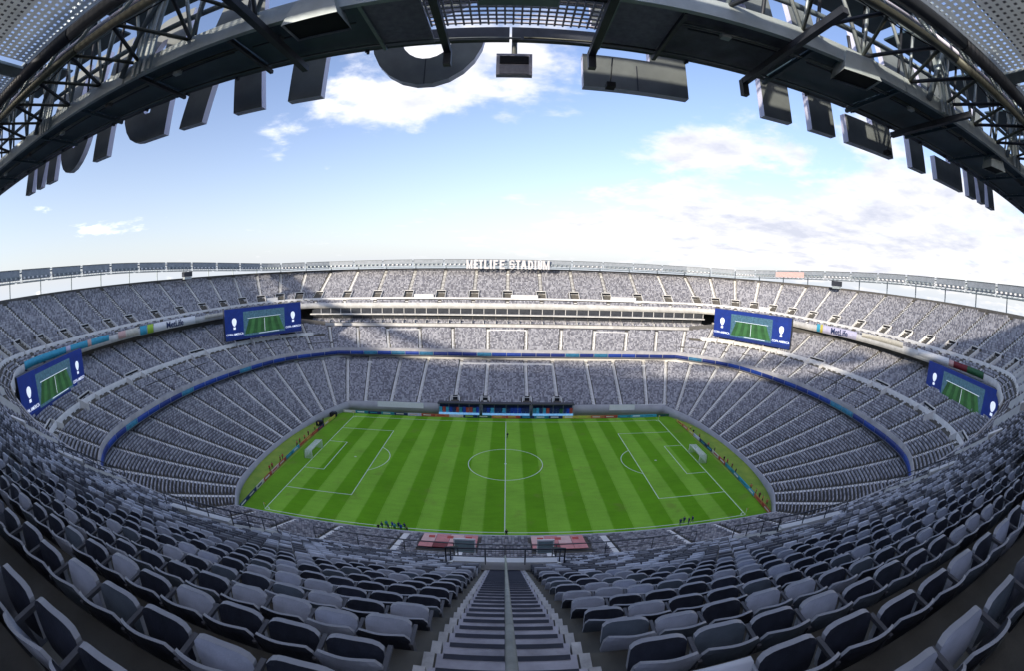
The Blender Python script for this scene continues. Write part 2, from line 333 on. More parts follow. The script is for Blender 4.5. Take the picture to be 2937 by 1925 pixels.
# ------------------------------------------------------------------ aisles
def sym(us):
    us = [u for u in us]; out = set()
    for u in us:
        for v in (u, 12 - u, 12 + u, 24 - u): out.add(round(v % 24, 4))
    return sorted(out)
A_UP = sym([0, .5, 1, 1.5, 2, 2.5, 3] + [3 + j / 3 for j in range(1, 10)])
A_MID = sym([.32, .91, 1.48, 2.05, 2.6, 3.1] + [3.1 + .3625 * j for j in range(1, 9)])
A_LOW = sym([.38, .93, 1.6, 2.12, 2.65, 3.05, 3.45, 3.88, 4.3, 4.72, 5.15, 5.58, 6.0])
def aisle(T, U, k0, k1, w, near=False):
    mb = MB(); Uv = np.array([U]); f0, d = T.at(Uv, np.array([0.])); b0, _ = T.at(Uv, np.array([1.0])); dirn = (b0 - f0)[0]; sl_ = dirn[2]; dh = Vector((dirn[0], dirn[1], 0)).normalized(); tt = Vector((dh.y, -dh.x, 0)); f0 = Vector(f0[0])
    kmax = min(k1, int(d[0] / PROW)); rise = sl_ * PROW
    for k in range(k0, kmax):
        for h in (0, 1):
            o0 = (k + .5 * h) * PROW; z = f0.z + rise * (k + .5 * h) + .015; c = f0 + dh * (o0 + PROW / 4); c.z = z - rise / 4
            a = f0 + dh * o0; b = f0 + dh * (o0 + PROW / 2)
            for p in (a, b): p.z = z
            hw = tt * w / 2; dn = Vector((0, 0, rise / 2 + .01))
            mb.poly((a - hw, b - hw, b + hw, a + hw), 0); mb.poly((a - hw, a + hw, a + hw - dn, a - hw - dn), 0)
            if near:
                mb.poly((a - hw - dn * .9, b - hw - dn * .9, b - hw, a - hw), 0); mb.poly((a + hw - dn * .9, a + hw, b + hw, b + hw - dn * .9), 0)
                n1_ = a + dh * .07; up = Vector((0, 0, .006)); hw2 = tt * (w / 2 - .06)
                mb.poly((a - hw2 + up, n1_ - hw2 + up, n1_ + hw2 + up, a + hw2 + up), 1)
                for sgn in (-1, 1):
                    q = tt * (sgn * (w / 2 + .07)); cc = (a + b) / 2 + q; mb.box((cc.x, cc.y, z - .05), (.10, PROW / 2, .12), 2, Matrix.Rotation(math.atan2(-dh.x, dh.y), 3, 'Z'))
    if mb.f: return mb.build('aisle', [M['step'] if near else M['conc_l'], M['nose'], M['edge']], stad)
nrow_up = 32
def NEARU(U): return abs(U - 12) < 1.6
for U in A_UP:
    near = abs(U - 12) < .7
    aisle(UPPER, U, 0, 3, 1.25, False); aisle(UPPER, U, 8 if NEARU(U) else 9, nrow_up, 1.26 if abs(U - 12) < .1 else 1.25, near)
for U in A_MID:
    if 9.2 < U < 14.8: continue
    aisle(MID, U, 0, 40, 1.0)
for U in A_LOW:
    aisle(LOWER, U, 4 if (U % 12) in (.38, .93, 11.62, 11.07) and not 6 < U < 18 else 0, 40, 1.1)
# vomitories
def vom(T, U, ka, kb, w, wall_h=1.0, door_w=1.4, matw='conc_l', parent=stad, rail=True):
    Uv = np.array([U]); a, _ = T.at(Uv, np.array([ka * PROW])); b, _ = T.at(Uv, np.array([kb * PROW])); a = Vector(a[0]); b = Vector(b[0])
    dh = Vector((b.x - a.x, b.y - a.y, 0)); L = dh.length; dh.normalize(); tt = Vector((dh.y, -dh.x, 0)); rz = math.atan2(-dh.x, dh.y); rot = Matrix.Rotation(rz, 3, 'Z')
    zf = a.z; zt = b.z + wall_h; mb = MB()
    for s in (-1, 1):                       # raking side walls
        o = tt * (s * (w / 2 - .1)); p = [a + o, b + o, b + o, a + o]; z = (zf - .1, zf - .1, b.z + wall_h, a.z + wall_h)
        pts = [Vector((q.x, q.y, zz)) - tt * .1 for q, zz in zip(p, z)]; mb.prism(pts, tt * .2, 0)
    c = b - dh * .1; lw = (w - .4 - door_w) / 2                   # head wall with door
    zd = zf + 2.15
    for s in (-1, 1):
        cc = c + tt * (s * (door_w / 2 + lw / 2)); mb.box((cc.x, cc.y, (zf + zd) / 2), (lw, .2, zd - zf), 0, rot)
    if zt - .1 > zd + .1: mb.box((c.x, c.y, (zt - .1 + zd) / 2), (w - .4, .2, zt - .1 - zd), 0, rot)
    cap = c; mb.box((cap.x, cap.y, zt), (w - .4, .3, .2), 0, rot)
    v = mb.build('vomitory', M[matw], parent)
    d = MB(); cc = c + dh * .0; d.box((cc.x, cc.y, (zf + zd) / 2), (door_w, .1, zd - zf), 0, rot); d.build('doorway', M['black'], v)  # black fill stands in for the darkness of the opening
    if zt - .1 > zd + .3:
        d = MB(); cc = c - dh * .14; d.box((cc.x, cc.y, (zt - .25 + zd) / 2 + .1), (w - .5, .05, zt - .3 - zd), 0, rot); d.build('painted_shade', M['black'], v)  # black sheet paints the wide slab shadow above the door
    return v
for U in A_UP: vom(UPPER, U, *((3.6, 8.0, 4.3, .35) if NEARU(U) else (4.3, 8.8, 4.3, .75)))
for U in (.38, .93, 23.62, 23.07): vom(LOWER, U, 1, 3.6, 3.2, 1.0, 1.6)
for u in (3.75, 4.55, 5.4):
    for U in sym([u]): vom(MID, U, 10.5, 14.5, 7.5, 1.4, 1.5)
# pale platforms on the cross walls and frames on the lower tiers, as seen opposite
for U0, U1 in ((.05, .45), (1.55, 1.95), (4.1, 4.3), (22.6, 22.9), (20.1, 20.3)):
    offset_wall(UPPER, 4.5 * PROW, 1.7, M['conc_l'], np.linspace(U0, U1, 6), 'platform_wall', False, .9)
for U0, U1 in ((.32 - 24 * 0, -.32), (1.48, 2.05), (-1.48, -2.05)):
    offset_wall(MID, 14.6 * PROW, .45, M['conc_l'], np.linspace(U0, U1, 6), 'frame_wall', False, .8)
offset_wall(LOWER, 29.5 * PROW, .8, M['conc_l'], np.linspace(-.93, .93, 8), 'frame_wall', False, .6)
for U0, U1 in ((1.6, 2.12), (2.3, 3.0), (-3.0, -2.2)): offset_wall(LOWER, 30 * PROW, .5, M['conc_l'], np.linspace(U0, U1, 6), 'frame_wall', False, .5)

# ------------------------------------------------------------------ suites along the far side
XS = 86.0
def slab(name, x0, x1, y0, y1, z0, z1, m, parent=stad):
    return MB().box(((x0 + x1) / 2, (y0 + y1) / 2, (z0 + z1) / 2), (x1 - x0, y1 - y0, z1 - z0)).build(name, m, parent)
slab('suite_slab', -XS, XS, 79.6, 84.6, 27.95, 28.45, M['conc_m']); slab('suite_parapet', -XS, XS, 78.9, 79.2, 23.45, 24.65, M['conc_m'])
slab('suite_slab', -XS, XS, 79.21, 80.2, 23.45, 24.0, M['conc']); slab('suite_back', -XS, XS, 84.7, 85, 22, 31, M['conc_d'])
slab('suite_soffit', -XS, XS, 77.4, 78.88, 23.3, 23.44, M['conc_d']); slab('suite_gap_shade', -XS, XS, 77.25, 77.4, 22.0, 23.3, M['dark'])  # dark slab paints the shaded gap below the suites
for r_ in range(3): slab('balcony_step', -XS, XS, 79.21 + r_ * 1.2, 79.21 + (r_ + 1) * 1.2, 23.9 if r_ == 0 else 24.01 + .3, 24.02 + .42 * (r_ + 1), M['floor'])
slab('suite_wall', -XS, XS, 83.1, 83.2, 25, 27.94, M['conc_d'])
nb = 36; wb = 2 * XS / nb
for i in range(nb):
    x = -XS + (i + .5) * wb
    p = MB().box((0, 0, 0), (wb - .3, .08, 2.2)); 
    w_ = link('suite_window', p.mesh('suite_window', [M['glass']]) if i == 0 else WM, stad, (x, 81.6, 29.6))
    if i == 0: WM = w_.data; MU = MB().box((wb / 2, -.1, 0), (.22, .3, 2.3)).mesh('mullion', [M['conc_l']]); PW = MB().box((0, 0, 0), (.2, 3.2, 1.0)).mesh('partition', [M['conc_l']]); GW = MB().box((0, 0, 0), (wb - .5, .08, 1.7)).mesh('window', [M['glass']])
    link('mullion', MU, w_)
    g_ = link('suite_window', GW, stad, (x, 83.0, 26.9)); link('partition_wall', PW, stad, (x + wb / 2, 80.9, 25.3))
# ------------------------------------------------------------------ ribbon display on the middle tier
segs = []
U = 0.0
cols = ['blue_d', 'cyan_d', 'blue_d', 'blue_d', 'cyan_d', 'blue_r', 'blue_d', 'cyan_d', 'blue_d', 'blue_r']
nseg = 96; k = 0
for i in range(nseg):
    U0 = i * 24 / nseg; U1 = U0 + 24 / nseg - .01
    if 9.4 < U0 < 14.6: continue
    side = 3.3 < (U0 % 12) < 8.7; m = random.choice(['blue_r', 'blue_r', 'blue_r', 'blue_d', 'blue_d', 'cyan_d']) if side else random.choice(cols)
    band('led_panel', 'L1', [(-.30, -1.8), (-.42, -1.8), (-.42, -.5), (-.30, -.5)], M[m], np.linspace(U0, U1, 4), False)
band('ribbon_shade', 'L1', [(-.1, -2.25), (-.40, -2.25), (-.40, -2.0), (-.1, -2.0)], M['dark'])  # dark strip paints the shade line below the display

# ------------------------------------------------------------------ roof ring (far and sides)
RL4 = LV['L4']
def ringz(y): return 1.8 + 3.2 * (1 - max(0, min(1, y / 92)) ** 1.5)
ringo = empty('light_ring', (0, 0, 0), 'steel ring of light panels on posts above the top row', 'light ring')
def ring_pt(U, inn, dz):
    nrm, t = normal_at(RL4, U); p = loop(RL4, np.array([U]))[0]; q = p[:2] - nrm * inn; return Vector((q[0], q[1], p[2] + ringz(p[1]) + dz))
RU = sorted(set([round(u, 4) for u in np.concatenate([np.linspace(0, 3, 7)[:-1], np.linspace(3, 6, 10)])]))
RU = sym(RU)
stl = MB(); lam = MB()
for i, U0 in enumerate(RU):
    U1 = RU[(i + 1) % len(RU)]; U1 = U1 + 24 if U1 < U0 else U1
    if 9.9 < U0 + .01 and U1 < 14.1 + .01: continue
    nrm, t = normal_at(RL4, U0); p = loop(RL4, np.array([U0]))[0]; z1 = p[2] + ringz(p[1])
    P = Vector((p[0] + nrm[0] * .6, p[1] + nrm[1] * .6, p[2] - .2)); MB().bar(P, (P.x, P.y, z1 + 2.6), .16, sq=True).build('post', M['steel'], ringo)
    n = 3; Uq = np.linspace(U0 + .012, U1 - .012, n + 1)
    A = [ring_pt(u, 6.5, .3) for u in Uq]; B = [ring_pt(u, 6.2, 2.9) for u in Uq]
    mb = MB()
    for j in range(n):
        mb.prism((A[j], A[j + 1], B[j + 1], B[j]), Vector((0, 0, 0)) + (A[j] - ring_pt(Uq[j], 6.7, .3)) * 1.0)
    pn = mb.build('light_panel', M['lpanel'], ringo)
    mb = MB()
    for j in range(n): mb.bar(B[j] + Vector((0, 0, .12)), B[j + 1] + Vector((0, 0, .12)), .1, sq=True)
    mb.build('top_bar', M['rail'], pn)
    for dz, inn, r in ((-.15, 6.6, .12), (1.3, 6.8, .07), (-.3, 3.2, .1), (2.2, 3.0, .1), (2.6, -.6, .12)):
        mb = MB()
        for j in range(n): mb.bar(ring_pt(Uq[j], inn, dz), ring_pt(Uq[j + 1], inn, dz), r, sq=True)
        mb.build('chord', M['steel'], ringo)
    mb = MB()
    for j in range(2 * n):
        u = U0 + (U1 - U0) * (j + .5) / (2 * n); du = (U1 - U0) / (4 * n)
        mb.bar(ring_pt(u - du, 6.4, -.1), ring_pt(u + du, 3.0, 2.2), .06, n=4); mb.bar(ring_pt(u + du, 6.3, 2.4), ring_pt(u - du, 3.2, -.3), .06, n=4); mb.bar(ring_pt(u, 3.1, 2.2), ring_pt(u, -.6, 2.5 if j % 2 else 1.0), .06, n=4)
    mb.build('lattice', M['steel_l'], ringo)['kind'] = 'stuff'
    mb = MB()
    for j in range(7):
        u = U0 + (U1 - U0) * (j + .5) / 7; q = ring_pt(u, 7.1, .9); mb.box(q, (.55, .55, .5))
    mb.build('floodlight_row', M['steel_l'] if i % 2 else M['white'], ringo)['kind'] = 'stuff'
    mb = MB()
    for j in range(n): mb.prism((ring_pt(Uq[j], 4.5, 2.95), ring_pt(Uq[j + 1], 4.5, 2.95), ring_pt(Uq[j + 1], -2, 3.1), ring_pt(Uq[j], -2, 3.1)), (0, 0, .08))
    mb.build('roof_panel', M['perf'], ringo)
# ------------------------------------------------------------------ pitch and ground
def sheet(name, x0, x1, y0, y1, z, m): 
    o = MB(); o.poly(((x0, y0, z), (x1, y0, z), (x1, y1, z), (x0, y1, z))); return tag(o.build(name, m), kind='structure')
sheet('ground', -3000, 3000, -3000, 3000, -.06, M['asphalt'])
ap = MB(); X = loop([(a * 1.0, b, 0) for a, b, c in LV['L0']], US); ap.poly([(p[0] * 1.002, p[1] * 1.002, -.02) for p in X][::-1]); tag(ap.build('turf_surround', M['apron']), kind='structure')
sheet('pitch', -55.4, 55.4, -35.2, 34.2, 0.0, M['turf'])
HL, HW = 49.6, 31.1
lines = MB(); lw = .17
def ln(x0, y0, x1, y1):
    d = Vector((x1 - x0, y1 - y0)).normalized(); n = Vector((-d.y, d.x)) * lw / 2; lines.poly(((x0 - n.x, y0 - n.y, .006), (x1 - n.x, y1 - n.y, .006), (x1 + n.x, y1 + n.y, .006), (x0 + n.x, y0 + n.y, .006)))
e = lw / 2
for sy in (-1, 1): ln(-HL, sy * HW, HL, sy * HW)
for sx in (-1, 1):
    ln(sx * HL, -HW + e, sx * HL, HW - e); a = sx * (HL - 16.5); b = sx * (HL - 5.5)
    for (xx, yy) in ((a, 20.16), (b, 9.16)):
        ln(xx, -yy, xx, yy)
        for s in (-1, 1): ln(xx + sx * e, s * (yy - e), sx * (HL - e), s * (yy - e))
ln(0, -HW + e, 0, HW - e)
def arc(cx, cy, r, a0, a1, n):
    for i in range(n):
        t0 = a0 + (a1 - a0) * i / n; t1 = a0 + (a1 - a0) * (i + 1) / n; P = []
        for rr, tt in ((r - e, t0), (r - e, t1), (r + e, t1), (r + e, t0)): P.append((cx + rr * math.cos(tt), cy + rr * math.sin(tt), .01))
        lines.poly(P if P[0] else P)
arc(0, 0, 9.15, 0, 2 * math.pi, 64); arc(0, 0, .25, 0, 6.283, 12)
for sx in (-1, 1):
    c = HL - 11; w = math.acos(5.5 / 9.15)
    arc(sx * c, 0, 9.15, (math.pi if sx > 0 else 0) - w, (math.pi if sx > 0 else 0) + w, 20); arc(sx * c, 0, .2, 0, 6.283, 10)
    for sy in (-1, 1): a0 = {(1, 1): math.pi, (-1, 1): 1.5 * math.pi, (-1, -1): 0, (1, -1): .5 * math.pi}[(sx, sy)]; arc(sx * HL, sy * HW, 1, a0, a0 + math.pi / 2, 6)
tag(lines.build('pitch_marking', M['line']), kind='structure')
# goals
for sx, lab in ((-1, 'white goal with pale net at the left end of the pitch'), (1, 'white goal with pale net at the right end of the pitch')):
    g = empty('goal', (sx * HL, 0, 0), lab, 'goal', 'the two goals')
    f = MB()
    for s in (-1, 1): f.bar((0, s * 3.66, 0), (0, s * 3.66, 2.44), .09, n=8)
    f.bar((0, -3.66, 2.44), (0, 3.66, 2.44), .09, n=8); f.build('goal_frame', M['white'], g)
    for s in (-1, 1): MB().bar((sx * 2.2, s * 3.9, 0), (sx * 2.2, s * 3.9, 2.3), .04).build('net_support', M['rail'], g)
    f = MB(); st_ = .26
    def qd(a, b, c, d):
        a, b, c, d = map(Vector, (a, b, c, d)); nu = int((b - a).length / st_); nv = int((d - a).length / st_)
        for i in range(nu + 1): t = i / nu; f.bar(a.lerp(b, t), d.lerp(c, t), .028, n=3)
        for i in range(nv + 1): t = i / nv; f.bar(a.lerp(d, t), b.lerp(c, t), .028, n=3)
    qd((sx * 2.2, -3.85, 0), (sx * 2.2, 3.85, 0), (sx * 1.9, 3.8, 2.3), (sx * 1.9, -3.8, 2.3)); qd((0, -3.66, 2.44), (0, 3.66, 2.44), (sx * 1.9, 3.8, 2.3), (sx * 1.9, -3.8, 2.3))
    for s in (-1, 1): qd((0, s * 3.66, 0), (sx * 2.2, s * 3.85, 0), (sx * 1.9, s * 3.8, 2.3), (0, s * 3.66, 2.44))
    f.build('net', M['net'], g)['kind'] = 'stuff'
for sx, a in ((-1, 'left'), (1, 'right')):
    for sy, b in ((-1, 'near'), (1, 'far')):
        g = empty('corner_flag', (sx * HL, sy * HW, 0), 'corner flag on a white pole at the %s %s corner of the pitch' % (b, a), 'corner flag', 'corner flags')
        MB().bar((0, 0, 0), (0, 0, 1.6), .03).build('pole', M['white'], g); MB().box((.24, 0, 1.4), (.45, .02, .35)).build('flag', M['yellow'], g)
# ------------------------------------------------------------------ advertising boards
CN = {'red': 'red', 'orange': 'orange', 'teal': 'dark teal', 'cyan': 'cyan', 'navyv': 'navy', 'yellow': 'yellow', 'cream': 'cream', 'lilacv': 'pale lilac', 'white': 'white', 'pink_l': 'pale pink', 'lime': 'lime green', 'greenv': 'dark green'}
seen = {}
ORD = ['first', 'second', 'third', 'fourth', 'fifth', 'sixth', 'seventh', 'eighth', 'ninth', 'tenth', 'eleventh', 'twelfth', 'thirteenth', 'fourteenth', 'fifteenth', 'sixteenth', 'seventeenth', 'eighteenth', 'nineteenth', 'twentieth', 'twenty-first', 'twenty-second', 'twenty-third', 'twenty-fourth']
def board(p0, p1, c, c2, label):
    p0 = Vector(p0); p1 = Vector(p1); d = p1 - p0; L = d.length; ce = (p0 + p1) / 2; rz = math.atan2(d.y, d.x)
    b = empty('advertising_board', (ce.x, ce.y, 0), label, 'advertising board', 'advertising boards round the pitch', rz)
    MB().box((0, 0, .5), (L - .06, .12, .9)).build('board_panel', M[c], b)
    MB().box((-L * .08, -.075 if True else 0, .52), (L * .55, .02, .34)).build('printed_stripe', M[c2], b); MB().box((-L * .08, .075, .52), (L * .55, .02, .34)).build('printed_stripe', M[c2], b)
    for s in (-1, 1): MB().box((s * L * .4, 0, .03), (.1, .6, .06)).build('foot', M['dark'], b)
farc = [('cream', 'white'), ('teal', 'white'), ('navyv', 'teal'), ('teal', 'cream'), ('navyv', 'cream'), ('lilacv', 'pink_l'), ('red', 'cream'), ('orange', 'red'), ('cream', 'lilacv'), ('navyv', 'lime'), ('greenv', 'cream'), ('orange', 'yellow'), ('red', 'yellow'),
        ('navyv', 'cyan'), ('teal', 'white'), ('navyv', 'white'), ('yellow', 'white'), ('yellow', 'lime'), ('orange', 'cream'), ('red', 'cream'), ('teal', 'cyan'), ('cyan', 'white'), ('cyan', 'teal'), ('greenv', 'navyv')]
n = len(farc)
for i, (c, c2) in enumerate(farc):
    x0 = -54.5 + i * 109 / n; board((x0, 34.4, 0), (x0 + 109 / n, 34.4, 0), c, c2, '%s board with %s print, %s from the left along the far touchline' % (CN[c], CN[c2], ORD[i]))
for sx, side, cs in ((-1, 'left', [('navyv', 'white'), ('navyv', 'cream'), ('cream', 'navyv'), ('red', 'white'), ('pink_l', 'red'), ('red', 'cream'), ('teal', 'cyan'), ('cyan', 'white'), ('orange', 'red'), ('orange', 'yellow'), ('red', 'orange'), ('navyv', 'red'), ('yellow', 'white'), ('yellow', 'lime')]),
                     (1, 'right', [('red', 'cream'), ('orange', 'red'), ('cyan', 'white'), ('cyan', 'teal'), ('teal', 'white'), ('teal', 'cyan'), ('red', 'white'), ('cream', 'red'), ('navyv', 'cyan'), ('navyv', 'teal'), ('lilacv', 'white'), ('yellow', 'cream'), ('orange', 'cream'), ('yellow', 'red')])):
    n = len(cs)
    for i, (c, c2) in enumerate(cs):
        y0 = -33 + i * 62 / n; bx = lambda y: sx * (56.3 - .0012 * y * y)
        board((bx(y0), y0, 0), (bx(y0 + 62 / n), y0 + 62 / n, 0), c, c2, '%s board with %s print, %s from the near corner behind the %s goal line' % (CN[c], CN[c2], ORD[i], side))
# ------------------------------------------------------------------ scoreboards
def text(name, s, size, m, parent, loc, rot, ext=.02, off=0.0, ax='CENTER'):
    cu = bpy.data.curves.new(name, 'FONT'); cu.body = s; cu.size = size; cu.extrude = ext; cu.offset = off; cu.align_x = ax; cu.align_y = 'CENTER'; cu.resolution_u = 3
    o = bpy.data.objects.new('tmp_' + name, cu); C.objects.link(o); dg = bpy.context.evaluated_depsgraph_get(); me = bpy.data.meshes.new_from_object(o.evaluated_get(dg)); bpy.data.objects.remove(o)
    me.materials.clear(); me.materials.append(m); r = link(name, me, parent, loc); r.rotation_euler = rot; return r
def scoreboard(P, Q, z0, z1, label, k=.92):
    P = (P[0] * k, CAMP.y + (P[1] - CAMP.y) * k); Q = (Q[0] * k, CAMP.y + (Q[1] - CAMP.y) * k); z0 = CAMP.z + (z0 - CAMP.z) * k; z1 = CAMP.z + (z1 - CAMP.z) * k
    P = Vector((*P, 0)); Q = Vector((*Q, 0)); d = Q - P; L = d.length; c = (P + Q) / 2; rz = math.atan2(d.y, d.x); H = z1 - z0   # local +x from P (seen on the left) to Q, face looks to -y
    b = empty('scoreboard', (c.x, c.y, z0), label, 'scoreboard', 'corner video scoreboards', rz)
    MB().box((0, .8, H / 2), (L, 1.5, H)).build('cabinet', M['dark'], b)
    sw = L * .23; cw = L * .54; top = H * .12; bot = H * .10
    MB().box((0, 0, H - top / 2), (L, .09, top)).build('header_panel', M['blue'], b)
    MB().box((0, 0, bot / 2), (L, .09, bot)).build('footer_panel', M['blue_d'], b)
    for s in (-1, 1):
        sp = MB().box((s * (cw + sw) / 2, 0, (H - top + bot) / 2), (sw, .1, H - top - bot)).build('side_screen', M['blue'], b)
        cx = s * (cw + sw) / 2; cz = H * .58; em = MB(); N_ = 18
        oval = [(cx + sw * .12 * math.cos(a) * (1 + .25 * math.sin(a)), -.09, cz + H * .13 * math.sin(a)) for a in [2 * math.pi * i / N_ for i in range(N_)]]
        em.prism(oval, (0, -.03, 0)); em.box((cx, -.1, cz - H * .19), (sw * .12, .04, H * .07)); em.build('emblem', M['scr_w'], sp)
        text('caption', 'COPA AMERICA', sw * .13, M['scr_w'], sp, (cx, -.1, H * .2), (math.pi / 2, 0, 0), .01, .01)
    ms = MB().box((0, 0, (H - top + bot) / 2), (cw, .08, H - top - bot)).build('main_screen', M['scr_s'], b)
    zz = bot; hh = H - top - bot
    MB().prism(((-cw * .48, -.05, zz + hh * .08), (cw * .48, -.05, zz + hh * .08), (cw * .36, -.05, zz + hh * .70), (-cw * .36, -.05, zz + hh * .70)), (0, -.02, 0)).build('pitch_picture', M['scr_g'], ms)
    for q in range(5):
        u0 = -1 + .4 * q; u1 = u0 + .2; MB().prism(((cw * .48 * u0, -.072, zz + hh * .08), (cw * .48 * u1, -.072, zz + hh * .08), (cw * .36 * u1, -.072, zz + hh * .70), (cw * .36 * u0, -.072, zz + hh * .70)), (0, -.01, 0)).build('mown_stripe', M['scr_g2'], ms)
    lnm = MB(); lnm.box((0, -.085, zz + hh * .39), (.12, .02, hh * .54)); lnm.box((0, -.085, zz + hh * .71), (cw * .8, .02, .10)); lnm.box((cw * .1, -.085, zz + hh * .05), (cw * .5, .02, .12)); lnm.build('picture_line', M['scr_w'], ms)
    for s in (-.8, -.27, .27, .8): MB().bar((s * L / 2, 1.2, H - 1.1), (s * L / 2, 9.0, H - .9), .15, sq=True).build('hanger', M['dark'], b)
scoreboard((-107.2, 42), (-88.2, 74.5), 21.6, 34.0, 'blue-edged video scoreboard in the far left corner facing the pitch')
scoreboard((88.4, 74.5), (107.8, 42), 21.5, 33.8, 'blue-edged video scoreboard in the far right corner')
scoreboard((-95.0, -61.6), (-110.4, -30.0), 22.6, 31.9, 'blue video scoreboard with green picture at the left edge, seen aslant', .96)
scoreboard((112.6, -27.0), (100.0, -62.5), 22.2, 31.0, 'tilted-looking blue video scoreboard at the right edge under the dark red banner', .96)
# ------------------------------------------------------------------ banners on the upper fascia
def banner(U0, U1, z0, z1, m, label, parts=(), cat='banner', out=-.40, txt=None, txm=None, flip=False):
    b = empty('banner', (0, 0, 0), label, cat, 'banners on the upper tier front')
    band('cloth', 'L3', [(out + .05, z0), (out, z0), (out, z1), (out + .05, z1)], M[m], np.linspace(U0, U1, 8), False, b)
    for (a, c, mm) in parts: band('print_block', 'L3', [(out - .02, z0), (out - .06, z0), (out - .06, z1), (out - .02, z1)], M[mm], np.linspace(a, c, 4), False, b)
    if txt:
        Um = (txt[0] + txt[1]) / 2; nrm, t = normal_at('L3', Um); p = loop('L3', np.array([Um]))[0]; inn = -nrm
        a = math.atan2(inn[1], inn[0]) + math.pi / 2
        text('lettering', txt[2], (z1 - z0) * 1.05, M[txm], b, (p[0] + inn[0] * .55, p[1] + inn[1] * .55, p[2] + (z0 + z1) / 2 - .1), (math.pi / 2, 0, a), .03, .05)
banner(18.16, 18.75, -1.2, 1.6, 'white', 'white lettered banner with cyan and lime bars on the left end fascia', ((17.96, 18.06, 'cyan'), (18.07, 18.15, 'lime')), txt=(18.2, 18.7, 'MetLife'), txm='navyv')
banner(5.3, 5.78, -1.2, 1.6, 'lilacv', 'pale lilac lettered banner with cyan and yellow bars on the right end fascia', ((5.21, 5.26, 'cyan'), (5.265, 5.3, 'yellow')), txt=(5.32, 5.76, 'MetLife'), txm='navyv')
banner(17.6, 17.93, -.8, 1.5, 'cream', 'cream and red banner left of the cyan and lime bars', ((17.6, 17.72, 'pink_l'),))
banner(16.0, 17.45, -.3, 1.5, 'cyan', 'long cyan banner above the scoreboard at the left edge', ((16.3, 16.36, 'pink_l'), (16.75, 16.82, 'lilacv'), (17.1, 17.16, 'pink_l')))
banner(6.75, 7.25, -.3, 1.5, 'white', 'white banner above the scoreboard at the right edge', ())
banner(7.26, 7.85, -.3, 1.3, 'maroon', 'maroon and dark green banner beside the white one at the right edge', ((7.55, 7.85, 'greenv'), (7.26, 7.33, 'pink_l')))
banner(18.9, 19.25, -.4, 1.1, 'cream', 'cream banner beside the far left scoreboard on the end fascia', ())
banner(5.85, 6.5, .3, 1.9, 'cream', 'plain pale banner between the lettered one and the right edge scoreboard', ())
# ------------------------------------------------------------------ loudspeakers on the ring
for U0, lab in ((18.95, 'black loudspeaker box hanging under the ring on the left'), (5.15, 'grey loudspeaker box hanging under the ring on the right')):
    q = ring_pt(U0, 5.5, -1.6); b = empty('loudspeaker', q, lab, 'loudspeaker', None, math.atan2(-q.x, q.y) * 1.0)
    MB().box((0, 0, 0), (4.2, 2.2, 2.0)).build('cabinet', M['dark'], b); MB().box((0, 0, -1.5), (3.6, 1.8, .9)).build('lower_cabinet', M['steel_l'], b); MB().bar((0, 0, 1), (0, 0, 2.6), .12).build('hanger', M['dark'], b)
